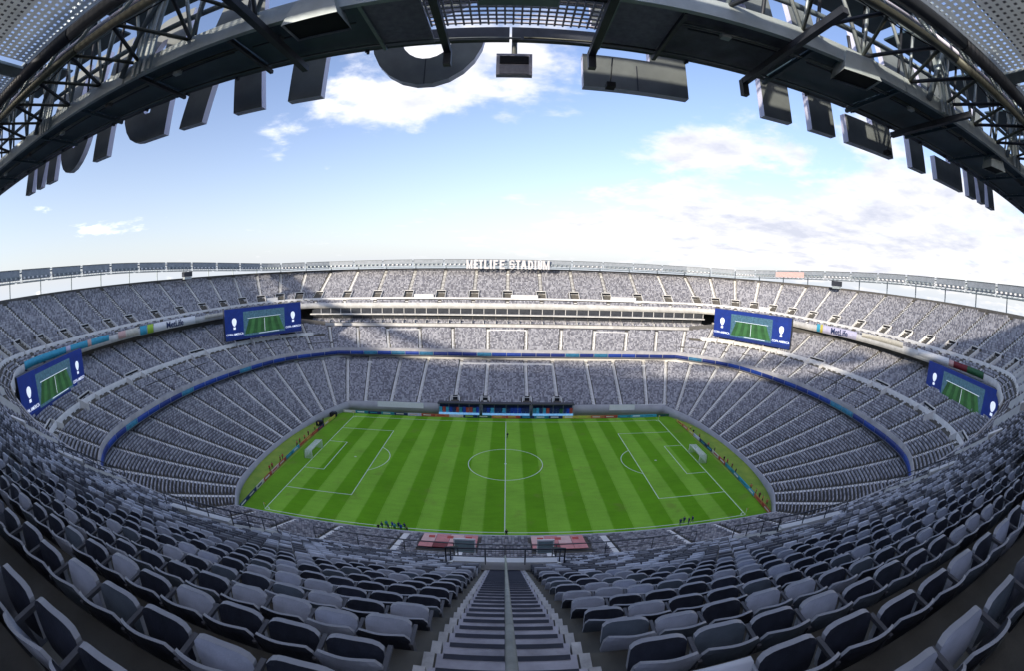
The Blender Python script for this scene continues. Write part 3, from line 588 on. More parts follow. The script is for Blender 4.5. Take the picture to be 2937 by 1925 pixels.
# ------------------------------------------------------------------ letter signs
def glyph(ch, x0, x1, H, s, y0, d):
    """outline pieces of one capital between x0 and x1, stroke s, extruded from y0 by d; material 0 face/back, 1 returns"""
    w = x1 - x0; mb = MB()
    def pc(pts): mb.prism([(x0 + a, y0, b) for a, b in pts], (0, d, 0), 0, 1)
    def rc(a, b, c, e_): pc(((a, b), (c, b), (c, e_), (a, e_)))
    def stroke(P, t):
        n_ = len(P); L_, R_ = [], []
        for i in range(n_):
            a = Vector(P[max(i - 1, 0)]); b = Vector(P[min(i + 1, n_ - 1)]); dd = (b - a).normalized(); nn_ = Vector((-dd.y, dd.x)) * t / 2; L_.append(Vector(P[i]) + nn_); R_.append(Vector(P[i]) - nn_)
        for i in range(n_ - 1):
            q = [(x0 + L_[i].x, y0, L_[i].y), (x0 + R_[i].x, y0, R_[i].y), (x0 + R_[i + 1].x, y0, R_[i + 1].y), (x0 + L_[i + 1].x, y0, L_[i + 1].y)]; D = Vector((0, d, 0)); q = [Vector(p) for p in q]
            mb.poly(q, 0); mb.poly([p + D for p in q][::-1], 0); mb.poly((q[0], q[3], q[3] + D, q[0] + D), 1); mb.poly((q[1], q[1] + D, q[2] + D, q[2]), 1)
            if i == 0: mb.poly((q[0], q[0] + D, q[1] + D, q[1]), 1)
            if i == n_ - 2: mb.poly((q[3], q[2], q[2] + D, q[3] + D), 1)
    if ch == 'I': rc(0, 0, w, H)
    elif ch == 'T': rc((w - s) / 2, 0, (w + s) / 2, H - s); rc(-.0, H - s, w, H)
    elif ch == 'L': rc(0, 0, s, H); rc(s, 0, w, s * .95)
    elif ch == 'F': rc(0, 0, s, H); rc(s, H - s, w, H); rc(s, H * .45, w * .85, H * .45 + s * .9)
    elif ch == 'E': rc(0, 0, s, H); rc(s, 0, w, s * .95); rc(s, H - s, w, H); rc(s, (H - s) / 2, w * .9, (H + s) / 2)
    elif ch == 'M': sm = w * .25; rc(0, 0, sm, H); rc(w - sm, 0, w, H); pc(((sm, H), (sm, H * .55), (w * .42, 0), (w * .58, 0), (w - sm, H * .55), (w - sm, H), (w / 2, H * .35)))
    elif ch == 'A': pc(((0, 0), (s, 0), (s + w * .07, H * .28), (w - s - w * .07, H * .28), (w - s, 0), (w, 0), (w * .72, H), (w * .28, H)))
    elif ch == 'U': rc(0, H * .35, s, H); rc(w - s, H * .35, w, H); stroke([(w / 2 + (w / 2 - s / 2) * math.cos(a), H * .35 + (H * .35 - s / 2) * math.sin(a)) for a in np.linspace(math.pi, 2 * math.pi, 13)], s)
    elif ch == 'D': rc(0, 0, s, H); stroke([(s, H - s / 2), (w * .45, H - s / 2)] + [(w * .45 + (w * .55 - s / 2) * math.sin(a), H / 2 + (H / 2 - s / 2) * math.cos(a)) for a in np.linspace(.15, math.pi - .15, 13)] + [(w * .45, s / 2), (s, s / 2)], s)
    elif ch == 'S':
        h4 = H / 4; P = [(w / 2 + (w / 2 - s / 2) * math.cos(a), H - h4 - s / 8 + (h4 - s * .38) * math.sin(a)) for a in np.linspace(.2, 1.5 * math.pi, 14)]
        P += [(w / 2 + (w / 2 - s / 2) * math.cos(a), H * .32 + (H * .32 - s / 2) * math.sin(a)) for a in np.linspace(.5 * math.pi, -math.pi * .98, 18)][1:]; stroke(P, s)
    return mb
WORD = [('M', -18.1, -15.46), ('E', -14.9, -12.93), ('T', -12.7, -10.85), ('L', -10.35, -8.36), ('I', -7.87, -7.04), ('F', -6.4, -4.35), ('E', -3.65, -1.4),
        ('S', .56, 2.95), ('T', 3.45, 5.35), ('A', 5.5, 8.16), ('D', 8.75, 11.0), ('I', 11.5, 12.35), ('U', 12.85, 15.0), ('M', 15.2, 18.07)]
def sign(label, y, z, rz, faces):
    b = empty('letter_sign', (0, y, z), label, 'sign', None, rz)
    for ch, a, c in WORD:
        if rz and ch in 'SE' and abs(a) < 5: MB().box(((a + c) / 2, .226, .31), (.02, .012, .60)).build('panel_joint', M['dark'], b)
        g = glyph(ch, a, c, 4.0, .62 if ch == 'S' else .82, 0, .22); o = g.build('letter', faces, b)
    return b
sign('row of tall white capitals on the far ring reading METLIFE STADIUM', 94.6, 46.9, 0, [M['lwhite'], M['lilac']])
sign('row of big capitals seen from behind hanging under the near gantry', -101.9 + 8.62, 47.8 + 3.72, math.pi, [M['lback'], M['lilac']])
b = empty('wall_sign', (0, 0, 0), 'pinkish sign on the ring above the right end', 'sign')
q0 = ring_pt(4.35, 7.6, .2); q1 = ring_pt(4.75, 7.6, .2)
MB().prism((q0, q1, q1 + Vector((0, 0, 2.2)), q0 + Vector((0, 0, 2.2))), (.3, .3, 0)).build('sign_face', M['pink_l'], b)

# ------------------------------------------------------------------ near lighting gantry over the camera
gan = empty('lighting_gantry', (CAMP.x, CAMP.y, CAMP.z), 'dark steel lighting gantry with walkway and lattice truss overhead', 'gantry')
def skew(x, y): return y - .02 * x
XL = 44
def yb(x, v): return v - .018 * x
bay = 2.35; nbay = 18
def bx(p, d, m, name, parent=gan, rot=None): return MB().box(p, d, 0, rot).build(name, m, parent)
for i in range(-nbay, nbay):
    x0 = i * bay + .15; x1 = x0 + bay; xm = (x0 + x1) / 2
    if -1.3 < xm < 1.4: m = None
    elif -3.2 < xm <= -1.3: m = M['soffit_l']
    elif 1.4 <= xm < 6: m = M['soffit']
    else: m = M['navy']
    yi0, yi1 = yb(x0, 5.42), yb(x1, 5.42)
    if m is not None:
        f = MB(); f.prism(((x0 + .03, yi0, 3.96), (x1 - .03, yi1, 3.96), (x1 - .03, 7.1, 4.0), (x0 + .03, 7.1, 4.0)), (0, 0, .05)); f.build('walkway_panel', m, gan)
        f = MB(); f.bar((x0, yi0, 3.9), (x0, 7.15, 3.9), .035, sq=True); f.build('rib', M['dark'] if abs(xm) < 6 else M['navy'], gan)
        if abs(xm) > 3: f = MB(); f.bar((x0 + .2, yi0 + .5, 3.915), (x1 - .2, yi1 + .5, 3.915), .012, sq=True); f.build('seam', M['dark'], gan)
for x0, x1 in ((-2.2, -1.32), (1.48, 2.5)):
    MB().prism(((x0, 5.45, 3.96), (x1, 5.45, 3.96), (x1, 7.1, 4.0), (x0, 7.1, 4.0)), (0, 0, .05)).build('walkway_panel', M['soffit_l'], gan)
    MB().bar((x0, 5.4, 3.92), (x0, 7.1, 3.95), .03, sq=True).build('rib', M['steel'], gan)
# pale open grating in the middle: real bars with sky between
gr = MB()
for x in np.arange(-1.28, 1.45, .13): gr.box((x, 6.0, 3.99), (.03, .95, .03))
for y in np.arange(5.55, 6.5, .13): gr.box((.08, y, 4.012), (2.74, .05, .012))
gr.build('open_grating', M['grate'], gan)['kind'] = 'stuff'
bx((.08, 5.32, 3.86), (1.1, .5, .16), M['steel'], 'service_box'); bx((-1.0, 5.42, 4.1), (1.0, .35, .25), M['dark'], 'cable_tray'); bx((1.15, 5.42, 4.1), (1.0, .35, .25), M['dark'], 'cable_tray')
for x0, x1, n_ in ((-XL, 0, 6), (0, XL, 6)):
    for k in range(n_):
        a = x0 + (x1 - x0) * k / n_; c = x0 + (x1 - x0) * (k + 1) / n_ - .04
        edg = lambda x: 7.12 + .0009 * x * x
        f = MB(); f.prism(((a, edg(a), 4.04), (c, edg(c), 4.04), (c, edg(c), 4.32), (a, edg(a), 4.32)), (0, .12, 0)); f.build('edge_beam', M['dark'], gan)
        if abs((a + c) / 2) > 3.4: f = MB(); f.prism(((a, yb(a, 5.30), 3.88), (c, yb(c, 5.30), 3.88), (c, yb(c, 5.30), 4.22), (a, yb(a, 5.30), 4.22)), (0, .1, 0)); f.build('fascia_beam', M['steel_l'], gan)
        for (yy, zz, r, mm, nm) in ((4.75, 6.6, .11, 'steel', 'chord'), (3.75, 4.2, .095, 'pipe', 'pipe'), (3.45, 4.45, .16, 'dark', 'back_beam'), (5.35, 4.75, .06, 'steel', 'chord'), (7.3, 5.1, .05, 'dark', 'guard_rail'), (5.0, 5.4, .05, 'steel', 'chord'), (4.35, 5.1, .05, 'lilac', 'light_strip'), (6.2, 6.9, .09, 'steel', 'chord'), (4.2, 5.8, .07, 'dark', 'chord')):
            f = MB(); f.bar((a, yb(a, yy), zz), (c, yb(c, yy), zz), r, n=8); f.build(nm, M[mm], gan)
k = 0
for i in range(-15, 16):
    x = i * 1.45 + .3
    if abs(x) < 1.9: continue
    a = Vector((x, yb(x, 5.36), 4.2)); t1 = Vector((x + .72, yb(x, 4.75), 6.6)); b2 = Vector((x + 1.45, yb(x, 5.36), 4.2)); p1 = Vector((x + .72, yb(x, 3.75), 4.2)); o1 = Vector((x, 7.25, 4.0)); q1 = Vector((x + .5, 6.2, 6.9))
    for (s_, e_, r, mm) in ((a, t1, .045, 'steel'), (t1, b2, .045, 'steel_l'), (t1, p1, .05, 'steel'), (a, p1, .04, 'dark'), (p1, b2, .035, 'pipe'), (o1, q1, .045, 'dark'), (q1, t1, .04, 'steel'), (p1, Vector((x + 1.2, yb(x, 4.2), 5.8)), .03, 'steel_l'), (a, Vector((x + .3, yb(x, 5.0), 5.4)), .03, 'steel_l')):
        MB().bar(s_, e_, r, n=6).build('brace', M[mm], gan)
    MB().bar((x, 7.3, 4.0), (x, 7.3, 5.1), .03).build('guard_post', M['dark'], gan)
    if i % 3: # guard mesh leaving bright gaps
        MB().box((x + .5, 7.28, 4.55), (.75, .02, .55)).build('guard_panel', M['navy'], gan)
# upper deck plate of the gantry with gaps
for i in range(-12, 12):
    x0 = i * 3.4
    if i in (-1, 0): continue
    MB().prism(((x0, yb(x0, 5.0), 7.0), (x0 + 2.9, yb(x0 + 2.9, 5.0), 7.0), (x0 + 2.9, 7.6, 7.2), (x0, 7.6, 7.2)), (0, 0, .06)).build('deck_plate', M['navy'], gan)
# groups of upright bars and hangers
for xc in (-6.9, -11.2, -17.5, 8.6, 13.0, 20.5):
    for j in range(4): MB().bar((xc + .16 * j, yb(xc, 5.2), 3.85), (xc + .16 * j + .05, yb(xc, 4.9), 7.6), .035, sq=True).build('upright', M['steel' if j % 2 else 'steel_l'], gan)
    MB().bar((xc - .5, yb(xc, 5.25), 4.0), (xc + 1.3, yb(xc, 4.6), 6.9), .07).build('upright', M['steel'], gan)
# cross beams under the walkway
for x, y0, y1 in ((-1.08, 4.0, 7.05), (1.36, 4.0, 7.05), (4.35, 3.8, 7.1), (-3.75, 3.9, 7.1), (8.9, 4.4, 7.15)):
    f = MB(); f.bar((x, y0, 3.80), (x, y1, 3.78), .06, sq=True); f.build('cross_beam', M['dark'], gan)
    if abs(x) < 5 and x != -3.75: bx((x, y1 + .02, 3.66), (.13, .14, .34), M['dark'], 'end_bracket')
for yy, zz, r in ((5.75, 3.90, .018), (5.82, 3.90, .012), (6.85, 3.93, .02)):
    for k in range(-9, 9):
        x0 = k * 2.35 + .2
        if x0 > -4.7 and x0 + 2.35 < 4.8 and yy < 6.5: continue
        MB().bar((x0, yb(x0, yy) if yy < 6.5 else yy, zz), (x0 + 2.3, yb(x0 + 2.3, yy) if yy < 6.5 else yy, zz - .015 * (k % 2)), r).build('conduit', M['rail_l' if k % 3 else 'pipe'], gan)
for k in range(-9, 10):
    x = k * 2.35 + .95
    if abs(x) < 3: continue
    MB().box((x, yb(x, 5.8), 3.86), (.16, .12, .09)).build('junction_box', M['steel_l' if k % 2 else 'rail'], gan)
    for q in range(6): MB().bar((x - .8, 5.6 + .27 * q, 3.935), (x - .8, 5.6 + .27 * q, 3.955), .014).build('bolt', M['steel_l'], gan)
for k, (x, sag) in enumerate(((-12, .25), (-8, .18), (-4.5, .2), (5, .22), (9, .3), (13, .2))):
    pts = [Vector((x + 3.2 * t, 4.5 - .018 * x, 5.0 - sag * 4 * t * (1 - t))) for t in np.linspace(0, 1, 9)]; f = MB()
    for a, c in zip(pts[:-1], pts[1:]): f.bar(a, c, .016)
    f.build('cable', M['black'], gan)
# perforated canopy: real square holes in thin plates, split in bays
def perf_bay(x0, x1, y0, y1, z, px=.155, py=.20):
    nx = int((x1 - x0) / px); ny = int((y1 - y0) / py); xs = np.empty(2 * nx + 1); ys = np.empty(2 * ny + 1)
    xs[0::2] = np.linspace(x0, x1, nx + 1); xs[1::2] = xs[0:-1:2] + px * .55; ys[0::2] = np.linspace(y0, y1, ny + 1); ys[1::2] = ys[0:-1:2] + py * .62
    P = np.stack(np.meshgrid(xs, ys, indexing='ij'), -1); P = np.concatenate([P, np.full(P.shape[:2] + (1,), z)], -1); P[..., 1] -= .018 * P[..., 0]
    a, b_ = P.shape[:2]; i, j = np.meshgrid(np.arange(a - 1), np.arange(b_ - 1), indexing='ij'); keep = ~((i % 2 == 1) & (j % 2 == 1)); i = i[keep]; j = j[keep]
    F = np.stack([i * b_ + j, (i + 1) * b_ + j, (i + 1) * b_ + j + 1, i * b_ + j + 1], -1); return npmesh('perforated_sheet', P, F, M['perf'])
for i in range(-7, 8):
    if i in (-1, 0): continue
    x0 = i * 5.2; link('perforated_sheet', perf_bay(x0 + .3, x0 + 4.7, .2, 3.78, 5.0), gan)['kind'] = 'stuff'
    MB().box((x0 + 5.0, 2.0, 4.98), (.55, 3.6, .06)).build('joint_strip', M['steel_l'], gan)
    MB().prism(((x0, yb(x0, 3.85), 4.96), (x0 + 5.15, yb(x0 + 5.15, 3.85), 4.96), (x0 + 5.15, yb(x0 + 5.15, 4.1), 4.96), (x0, yb(x0, 4.1), 4.96)), (0, 0, .1)).build('edge_strip', M['steel_l'], gan)
    MB().box((x0 + 2.6, .6, 6.5), (5.1, 5.4, .08)).build('hole_backing', M['soffit'], gan)  # added plate darkens the holes, set high to let skylight under
# hanging floodlight housings
def housing(x, y, z, rz, lab, sz=1.0):
    h = empty('floodlight', (CAMP.x + x, CAMP.y + y, CAMP.z + z), lab, 'floodlight', 'floodlight housings under the gantry', rz)
    f = MB(); a = .46 * sz; b_ = .30 * sz; c = .30 * sz; d_ = .18 * sz
    lo = [(-a, -b_, 0), (a, -b_, 0), (a, b_, 0), (-a, b_, 0)]; up = [(-c, -d_ - .12, .42), (c, -d_ - .12, .42), (c, d_, .42), (-c, d_, .42)]
    for i in range(4): j = (i + 1) % 4; f.poly((lo[i], lo[j], up[j], up[i]))
    f.poly(up); f.build('hood', M['steel_l'], h); f = MB(); f.box((0, 0, .04), (2 * a - .06, 2 * b_ - .06, .03)); f.build('lamp_face', M['black'], h)
    MB().bar((0, 0, .4), (0, -.1, .9), .04).build('bracket', M['dark'], h)
housing(-2.82, 5.42, 3.62, -.05, 'large pale hood with a black underside left of the round letter')
housing(5.85, 5.35, 3.66, -.18, 'pale hood with a black underside on the right part of the gantry', .95)
housing(12.4, 5.6, 3.62, -.3, 'pale hood near the right edge of the frame under the gantry', .8)
b = empty('monitor', (CAMP.x + .05, CAMP.y + 7.35, CAMP.z + 3.38), 'small white-framed box hanging below the middle of the gantry', 'monitor')
MB().box((0, 0, .22), (.62, .14, .44)).build('frame', M['grate'], b); MB().box((0, -.08, .30), (.5, .03, .16)).build('screen', M['black'], b); MB().box((0, -.08, .10), (.5, .03, .18)).build('lower_panel', M['soffit_l'], b); MB().bar((0, 0, .44), (0, 0, .75), .05).build('bracket', M['rail_l'], b)
for xx, lab in ((1.86, 'small black camera on a thin rod in front of the letter E'), (9.5, 'small black camera on a short rod in front of the letter L')):
    b = empty('security_camera', (CAMP.x + xx, CAMP.y + 7.9, CAMP.z + 3.55 if xx < 5 else CAMP.z + 3.6), lab, 'camera'); MB().box((0, 0, 0), (.17, .2, .1)).build('housing', M['black'], b); MB().bar((0, 0, .05), (0, -.3, .5), .014).build('rod', M['rail'], b)
for xx in (-8.6, 9.9): 
    b = empty('lamp', (CAMP.x + xx * 1.2, CAMP.y + 4.1 - .02 * xx, CAMP.z + 4.75), 'small white lamp on the %s end of the thick pipe' % ('left' if xx < 0 else 'right'), 'lamp'); MB().box((0, 0, 0), (.25, .12, .12)).build('lamp_body', M['white'], b); MB().bar((0, 0, 0), (0, -.3, -.3), .02).build('arm', M['dark'], b)

# ------------------------------------------------------------------ near upper-tier rails, vomitory rails, handrail
rail = empty('stair_handrail', (0, 0, 0), 'galvanised handrail down the middle of the nearest stairs', 'handrail')
def upz(y): return 32 + (abs(y) - 81.5) * (17.99 / 25.5)
yr0, yr1 = -101.5, -89.4
MB().bar((0, yr0, upz(yr0) + .80), (0, yr1, upz(yr1) + .80), .024, n=8).build('top_rail', M['rail_l'], rail)
for i in range(7): y = yr0 + (yr1 - yr0) * (i + .3) / 7; MB().bar((0, y, upz(y)), (0, y, upz(y) + .79), .022).build('post', M['rail'], rail)
MB().bar((0, yr0, upz(yr0) + .5), (0, yr1, upz(yr1) + .5), .018).build('lower_rail', M['rail'], rail)
def railing(P, h, lab, glass=False, post=1.2, col='rail'):
    r = empty('railing', (0, 0, 0), lab, 'railing'); f = MB()
    for a, c in zip(P[:-1], P[1:]):
        a = Vector(a); c = Vector(c); f.bar(a + Vector((0, 0, h)), c + Vector((0, 0, h)), .035); f.bar(a + Vector((0, 0, h * .5)), c + Vector((0, 0, h * .5)), .02)
    f.build('rail', M[col], r)
    for a, c in zip(P[:-1], P[1:]):
        a = Vector(a); c = Vector(c); n_ = max(1, int((c - a).length / post))
        for i in range(n_ + 1): p = a.lerp(c, i / n_); MB().bar(p, p + Vector((0, 0, h)), .028).build('post', M[col], r)
    return r
zt = upz(-88.25) + .3
def bw(x): return 85 * 2.22e-5 * x * x
railing([(-2.2, -84.6, upz(-84.6) + .3), (-2.2, -88.25, zt), (2.2, -88.25, zt), (2.2, -84.6, upz(-84.6) + .3)], .75, 'dark railing round the stairwell opening at the foot of the nearest stairs', col='dark')
for xx in (-14.1, 14.1, -28.2, 28.2): railing([(xx - 2.2, -84.6 + bw(xx), upz(-84.6) + .3), (xx - 2.2, -88.25 + bw(xx), zt), (xx + 2.2, -88.25 + bw(xx), zt), (xx + 2.2, -84.6 + bw(xx), upz(-84.6) + .3)], .75, 'dark railing round the %s stairwell %s of the nearest stairs' % ('first' if abs(xx) < 20 else 'second', 'left' if xx < 0 else 'right'), col='dark')
railing([tuple(p + np.array([0, .15, .12])) for p in loop('L3', np.linspace(11.6, 12.4, 5))], .95, 'thin rail along the front edge of the near upper tier', post=2.4)
for x, lab in ((-2.6, 'left'), (1.9, 'right')):
    g = empty('glass_screen', (x + .35, -81.0, 32.15), 'white framed glass screen on the tier front, %s of the stair axis' % lab, 'glass screen')
    wd = 1.15 if x < 0 else .9
    MB().box((0, 0, .5), (wd, .03, .85)).build('pane', M['glass_b'], g); f = MB()
    for s in (-1, 1): f.box((s * wd / 2, 0, .5), (.07, .07, 1.0))
    f.box((0, 0, 1.0), (wd + .07, .07, .07)); f.build('frame', M['white'], g)
# pink covers on the near lower rows
for (x0, x1, lab) in ((-13.4, -4.3, 'flat pink cover sheets by the near touchline, left of the stair axis'), (4.3, 13.0, 'flat pink cover sheets by the near touchline, right of the stair axis')):
    g = empty('seat_cover', ((x0 + x1) / 2, -41.3, 0), lab, 'seat cover', 'pink seat covers behind the near touchline'); w = (x1 - x0); n_ = 4
    for i in range(n_):
        xa = -w / 2 + w * i / n_; xb = xa + w / n_ - .08
        MB().prism(((xa, 2.6, 4.3), (xb, 2.6, 4.3), (xb, -.9, 5.2), (xa, -.9, 5.2)), (0, 0, .1)).build('cover_sheet', M['pink' if i % 2 else 'pink_l'], g)
        MB().prism(((xa, -1.2, 5.4), (xb, -1.2, 5.4), (xb, -3.6, 6.0), (xa, -3.6, 6.0)), (0, 0, .1)).build('cover_sheet', M['maroon' if i == 1 else 'pink'], g)
        MB().bar((xa, 2.25, 2.5), (xa, 2.25, 4.1), .05).build('post', M['rail'], g)
    for i in range(3): MB().box((-w / 3 + i * w / 3, .9, 4.86), (1.0, 1.0, .08)).build('printed_mark', M['red'], g)
# team shelters opposite
for i, (x0, x1) in enumerate(((-21.5, -8.5), (-7.5, 7.5), (8.5, 21.5))):
    g = empty('team_shelter', ((x0 + x1) / 2, 35.6, 0), ['dark roofed shelter on the left of the far touchline bench area', 'blue fronted shelter in the middle of the far touchline', 'dark roofed shelter on the right of the far touchline bench area'][i], 'shelter', 'bench shelters at the far touchline'); w = x1 - x0
    MB().box((0, .3, 4.5), (w + .8, 2.4, .3)).build('roof', M['dark'], g); MB().box((0, 1.2, 2.9), (w, .1, 2.8)).build('back_panel', M['navyv'], g)
    for s in range(5): MB().box((-w / 2 + w * s / 4, -.7, 2.2), (.12, .12, 4.4)).build('post', M['steel'], g)
    for s in range(12):
        q = -w / 2 + w * (s + .5) / 12; cc = random.choice(['blue', 'blue', 'navyv', 'greenv', 'cyan', 'red', 'navyv', 'teal'] if i != 1 else ['blue', 'blue', 'cyan', 'navyv']); MB().box((q, -.2 + .2 * (s % 2), 1.9 + .35), (w / 14, .5, 1.5 + .4 * random.random())).build('bench_seat', M[cc], g)
    MB().box((0, -1.0, 1.15), (w, .12, .9)).build('front_panel', M['blue_l'], g)  # front panel and blue seats glow in their colour; neither is a display
for x, y, ry, lab in ((-37, 36.9, 0, 'white banner strip on the field wall at the far left'), (44, 36.9, 0, 'white banner strip on the field wall at the far right')):
    tag(MB().box((x, 37.18, 2.7), (20, .06, 1.9)).build('wall_banner', M['white']), lab, 'banner')
for (x, y, lab) in ((-56.2, 29.5, 'dark equipment stack by the far left corner of the pitch'), (-57.4, 20.5, 'dark equipment crate behind the left end boards')):
    g = empty('equipment_case', (x, y, 0), lab, 'equipment case'); MB().box((0, 0, .7), (2.2, 1.4, 1.3)).build('case', M['black'], g); MB().box((.1, 0, 1.5), (1.5, 1.1, .3)).build('lid', M['dark'], g)

# ------------------------------------------------------------------ people
def body(pose):
    V = {'pel': (0, 0, .95, .15), 'tor': (0, .01, 1.25, .165), 'chest': (0, 0, 1.42, .16), 'neck': (0, 0, 1.54, .06), 'head': (0, .02, 1.66, .10), 'top': (0, .02, 1.76, .085)}
    for s, n in ((-1, 'l'), (1, 'r')):
        st_ = pose * s * .22
        V['hip' + n] = (s * .1, 0, .88, .11); V['kn' + n] = (s * .12, st_ * .6 + .03, .5, .07); V['an' + n] = (s * .13, st_, .08, .045); V['toe' + n] = (s * .14, st_ + .15, .04, .04)
        V['sh' + n] = (s * .19, 0, 1.44, .075); V['el' + n] = (s * .27, -.03 - st_ * .5, 1.17, .05); V['wr' + n] = (s * .27, .08 - st_, .93, .038); V['ha' + n] = (s * .27, .11 - st_, .83, .042)
    E = [('pel', 'tor'), ('tor', 'chest'), ('chest', 'neck'), ('neck', 'head'), ('head', 'top')]
    for n in 'lr': E += [('pel', 'hip' + n), ('hip' + n, 'kn' + n), ('kn' + n, 'an' + n), ('an' + n, 'toe' + n), ('chest', 'sh' + n), ('sh' + n, 'el' + n), ('el' + n, 'wr' + n), ('wr' + n, 'ha' + n)]
    ks = list(V); me = bpy.data.meshes.new('person'); me.from_pydata([V[k][:3] for k in ks], [(ks.index(a), ks.index(c)) for a, c in E], []); o = bpy.data.objects.new('tmp', me); C.objects.link(o)
    o.modifiers.new('s', 'SKIN')
    for i, k in enumerate(ks): me.skin_vertices[0].data[i].radius = (V[k][3],) * 2; me.skin_vertices[0].data[i].use_root = (k == 'pel')
    o.modifiers.new('d', 'SUBSURF').levels = 1
    dg = bpy.context.evaluated_depsgraph_get(); r = bpy.data.meshes.new_from_object(o.evaluated_get(dg)); bpy.data.objects.remove(o)
    r.materials.clear()
    for m in ('navyv', 'black', 'skin', 'hair'): r.materials.append(M[m])
    for p in r.polygons:
        z = p.center.z; p.use_smooth = True; p.material_index = 3 if z > 1.68 or (z > 1.6 and p.center.y < -.02) else 2 if z > 1.5 or (abs(p.center.x) > .22 and z < 1.1) else 0 if z > .92 else 1
    return r
BODIES = [body(0), body(1), body(-.6)]
def person(x, y, rz, top, pants, lab, z=0):
    o = link('person', random.choice(BODIES), None, (x, y, z)); o.rotation_euler = (0, 0, rz); s = random.uniform(.97, 1.04); o.scale = (s, s, s)
    for i, m in enumerate((top, pants)): o.material_slots[i].link = 'OBJECT'; o.material_slots[i].material = M[m]
    tag(o, lab, 'person', 'people round the pitch')
person(.5, 17.2, 1, 'black', 'black', 'person in dark clothes standing alone on the pitch near the halfway line')
person(.3, -32.6, 0, 'black', 'black', 'person in black at the near end of the halfway line')
for i, (dx, dy) in enumerate(((-2.3, 0), (-1.6, .7), (-1.0, -.2), (-.4, .6), (.2, 0), (.8, .7), (1.4, -.1), (2.0, .5), (2.7, -.7), (-2.8, -.8))):
    person(-20.6 + dx, -32.3 + dy, random.uniform(0, 6), ['navyv', 'teal', 'navyv', 'blue', 'teal', 'navyv', 'blue', 'navyv', 'black', 'black'][i], 'black', '%s figure from the left in the close group at the near touchline' % ORD[i])
for i, (dx, dy) in enumerate(((-1, 0), (0, .6), (.9, .1), (1.8, .5))): person(34.9 + dx, -31.8 + dy, random.uniform(0, 6), 'navyv', 'navyv', '%s figure from the left in the small group on the right of the near touchline' % ORD[i])
for i, (y, c) in enumerate(((-14, 'red'), (-12.5, 'red'), (-8, 'maroon'), (-6.5, 'red'), (3, 'orange'), (5, 'red'), (8, 'orange'), (11, 'maroon'), (16, 'yellow'), (19, 'yellow'), (23, 'black'))):
    person(-57.4 + .3 * random.random(), y, random.uniform(0, 6), c, 'black', '%s figure from the near corner behind the left end boards, %s top' % (ORD[i], CN.get(c, c)))
for i, (y, c) in enumerate(((-29, 'orange'), (-27, 'orange'), (-25.5, 'maroon'), (-23.5, 'orange'), (-21, 'orange'), (-12, 'black'), (-9, 'maroon'), (-6, 'red'), (-4, 'black'), (2, 'black'), (6, 'orange'), (13, 'maroon'), (17, 'black'), (20, 'yellow'))):
    person(57.3 - .5 * random.random() - abs(y) * .03, y, random.uniform(0, 6), c, 'black', '%s figure from the near corner behind the right end boards, %s top' % (ORD[i], CN.get(c, c)))

# ------------------------------------------------------------------ seats
F_ = 1295.6
def inframe(P):
    d = np.asarray(P) - np.array(CAMP); B = np.array([_r, _u2, _f]); c = d @ B.T; n_ = np.hypot(c[:, 0], c[:, 1]); th = np.arctan2(n_, c[:, 2]); r = 2 * F_ * np.sin(th / 2); u = r * c[:, 0] / n_; v = r * c[:, 1] / n_
    return (np.abs(u) < 1480) & (np.abs(v) < 985), u, v
def seat_rows(T, aisles, skip):
    out = []
    AU = list(aisles) + [aisles[0] + 24]; nr = T.rows()
    for ai, (a, c) in enumerate(zip(AU[:-1], AU[1:])):
        Uq = np.linspace(a, c, 26)
        for k in range(nr):
            off = np.full(26, (k + .72) * PROW); P, d = T.at(Uq, off); ok = (k + .95) * PROW < d
            if not ok.any(): continue
            a0 = loop(T.A, Uq); b0 = loop(T.B, Uq); zrow = a0[:, 2] + (b0[:, 2] - a0[:, 2]) * np.minimum(k * PROW / d, 1)
            seg = np.hypot(*(np.diff(P[:, :2], axis=0)).T); S = np.concatenate([[0], np.cumsum(seg)]); L = S[-1]; m0, m1 = skip(T, a, k), skip(T, c % 24, k)
            if k < 0 or m0 is None: continue
            n_ = int((L - m0 - m1) / .54)
            if n_ < 1: continue
            pos = m0 + (L - m0 - m1 - n_ * .54) / 2 + .27 + np.arange(n_) * .54
            x = np.interp(pos, S, P[:, 0]); y = np.interp(pos, S, P[:, 1]); z = np.interp(pos, S, zrow); o = np.interp(pos, S, ok.astype(float)) > .99
            x2 = np.interp(pos + .1, S, P[:, 0]); y2 = np.interp(pos + .1, S, P[:, 1]); x3 = np.interp(pos - .1, S, P[:, 0]); y3 = np.interp(pos - .1, S, P[:, 1])
            tx, ty = x2 - x3, y2 - y3; rz = np.arctan2(ty, tx) + math.pi          # clockwise walk: inward is right of travel
            A = np.c_[x, y, z, rz, np.full(n_, ai), np.full(n_, k), np.arange(n_), np.full(n_, n_)][o]; out.append(A)
    return np.concatenate(out)
def sk_up(T, U, k):
    if k == 3: return None
    if 4 <= k <= (7 if NEARU(U) else 8): return 2.35
    return .80 if abs(U - 12) < .1 else .72
def sk_low(T, U, k): return 1.9 if k < 4 and (U < 1 or U > 23) else .66
def sk_mid(T, U, k): return .7
SU = seat_rows(UPPER, A_UP, sk_up); SL = seat_rows(LOWER, A_LOW, sk_low); SM = seat_rows(MID, A_MID, sk_mid)
dmid = np.hypot(SM[:, 0] - 0, SM[:, 1])
hid = (SM[:, 1] < -58) & (np.abs(SM[:, 0]) < 70); SM = SM[~hid]; end = (np.abs(SM[:, 0]) > 74) & (SM[:, 5] >= 11) & (SM[:, 5] <= 12); SM = SM[~end]
hid = (SL[:, 1] < -50) & (np.abs(SL[:, 0]) < 45); SL = SL[~hid]
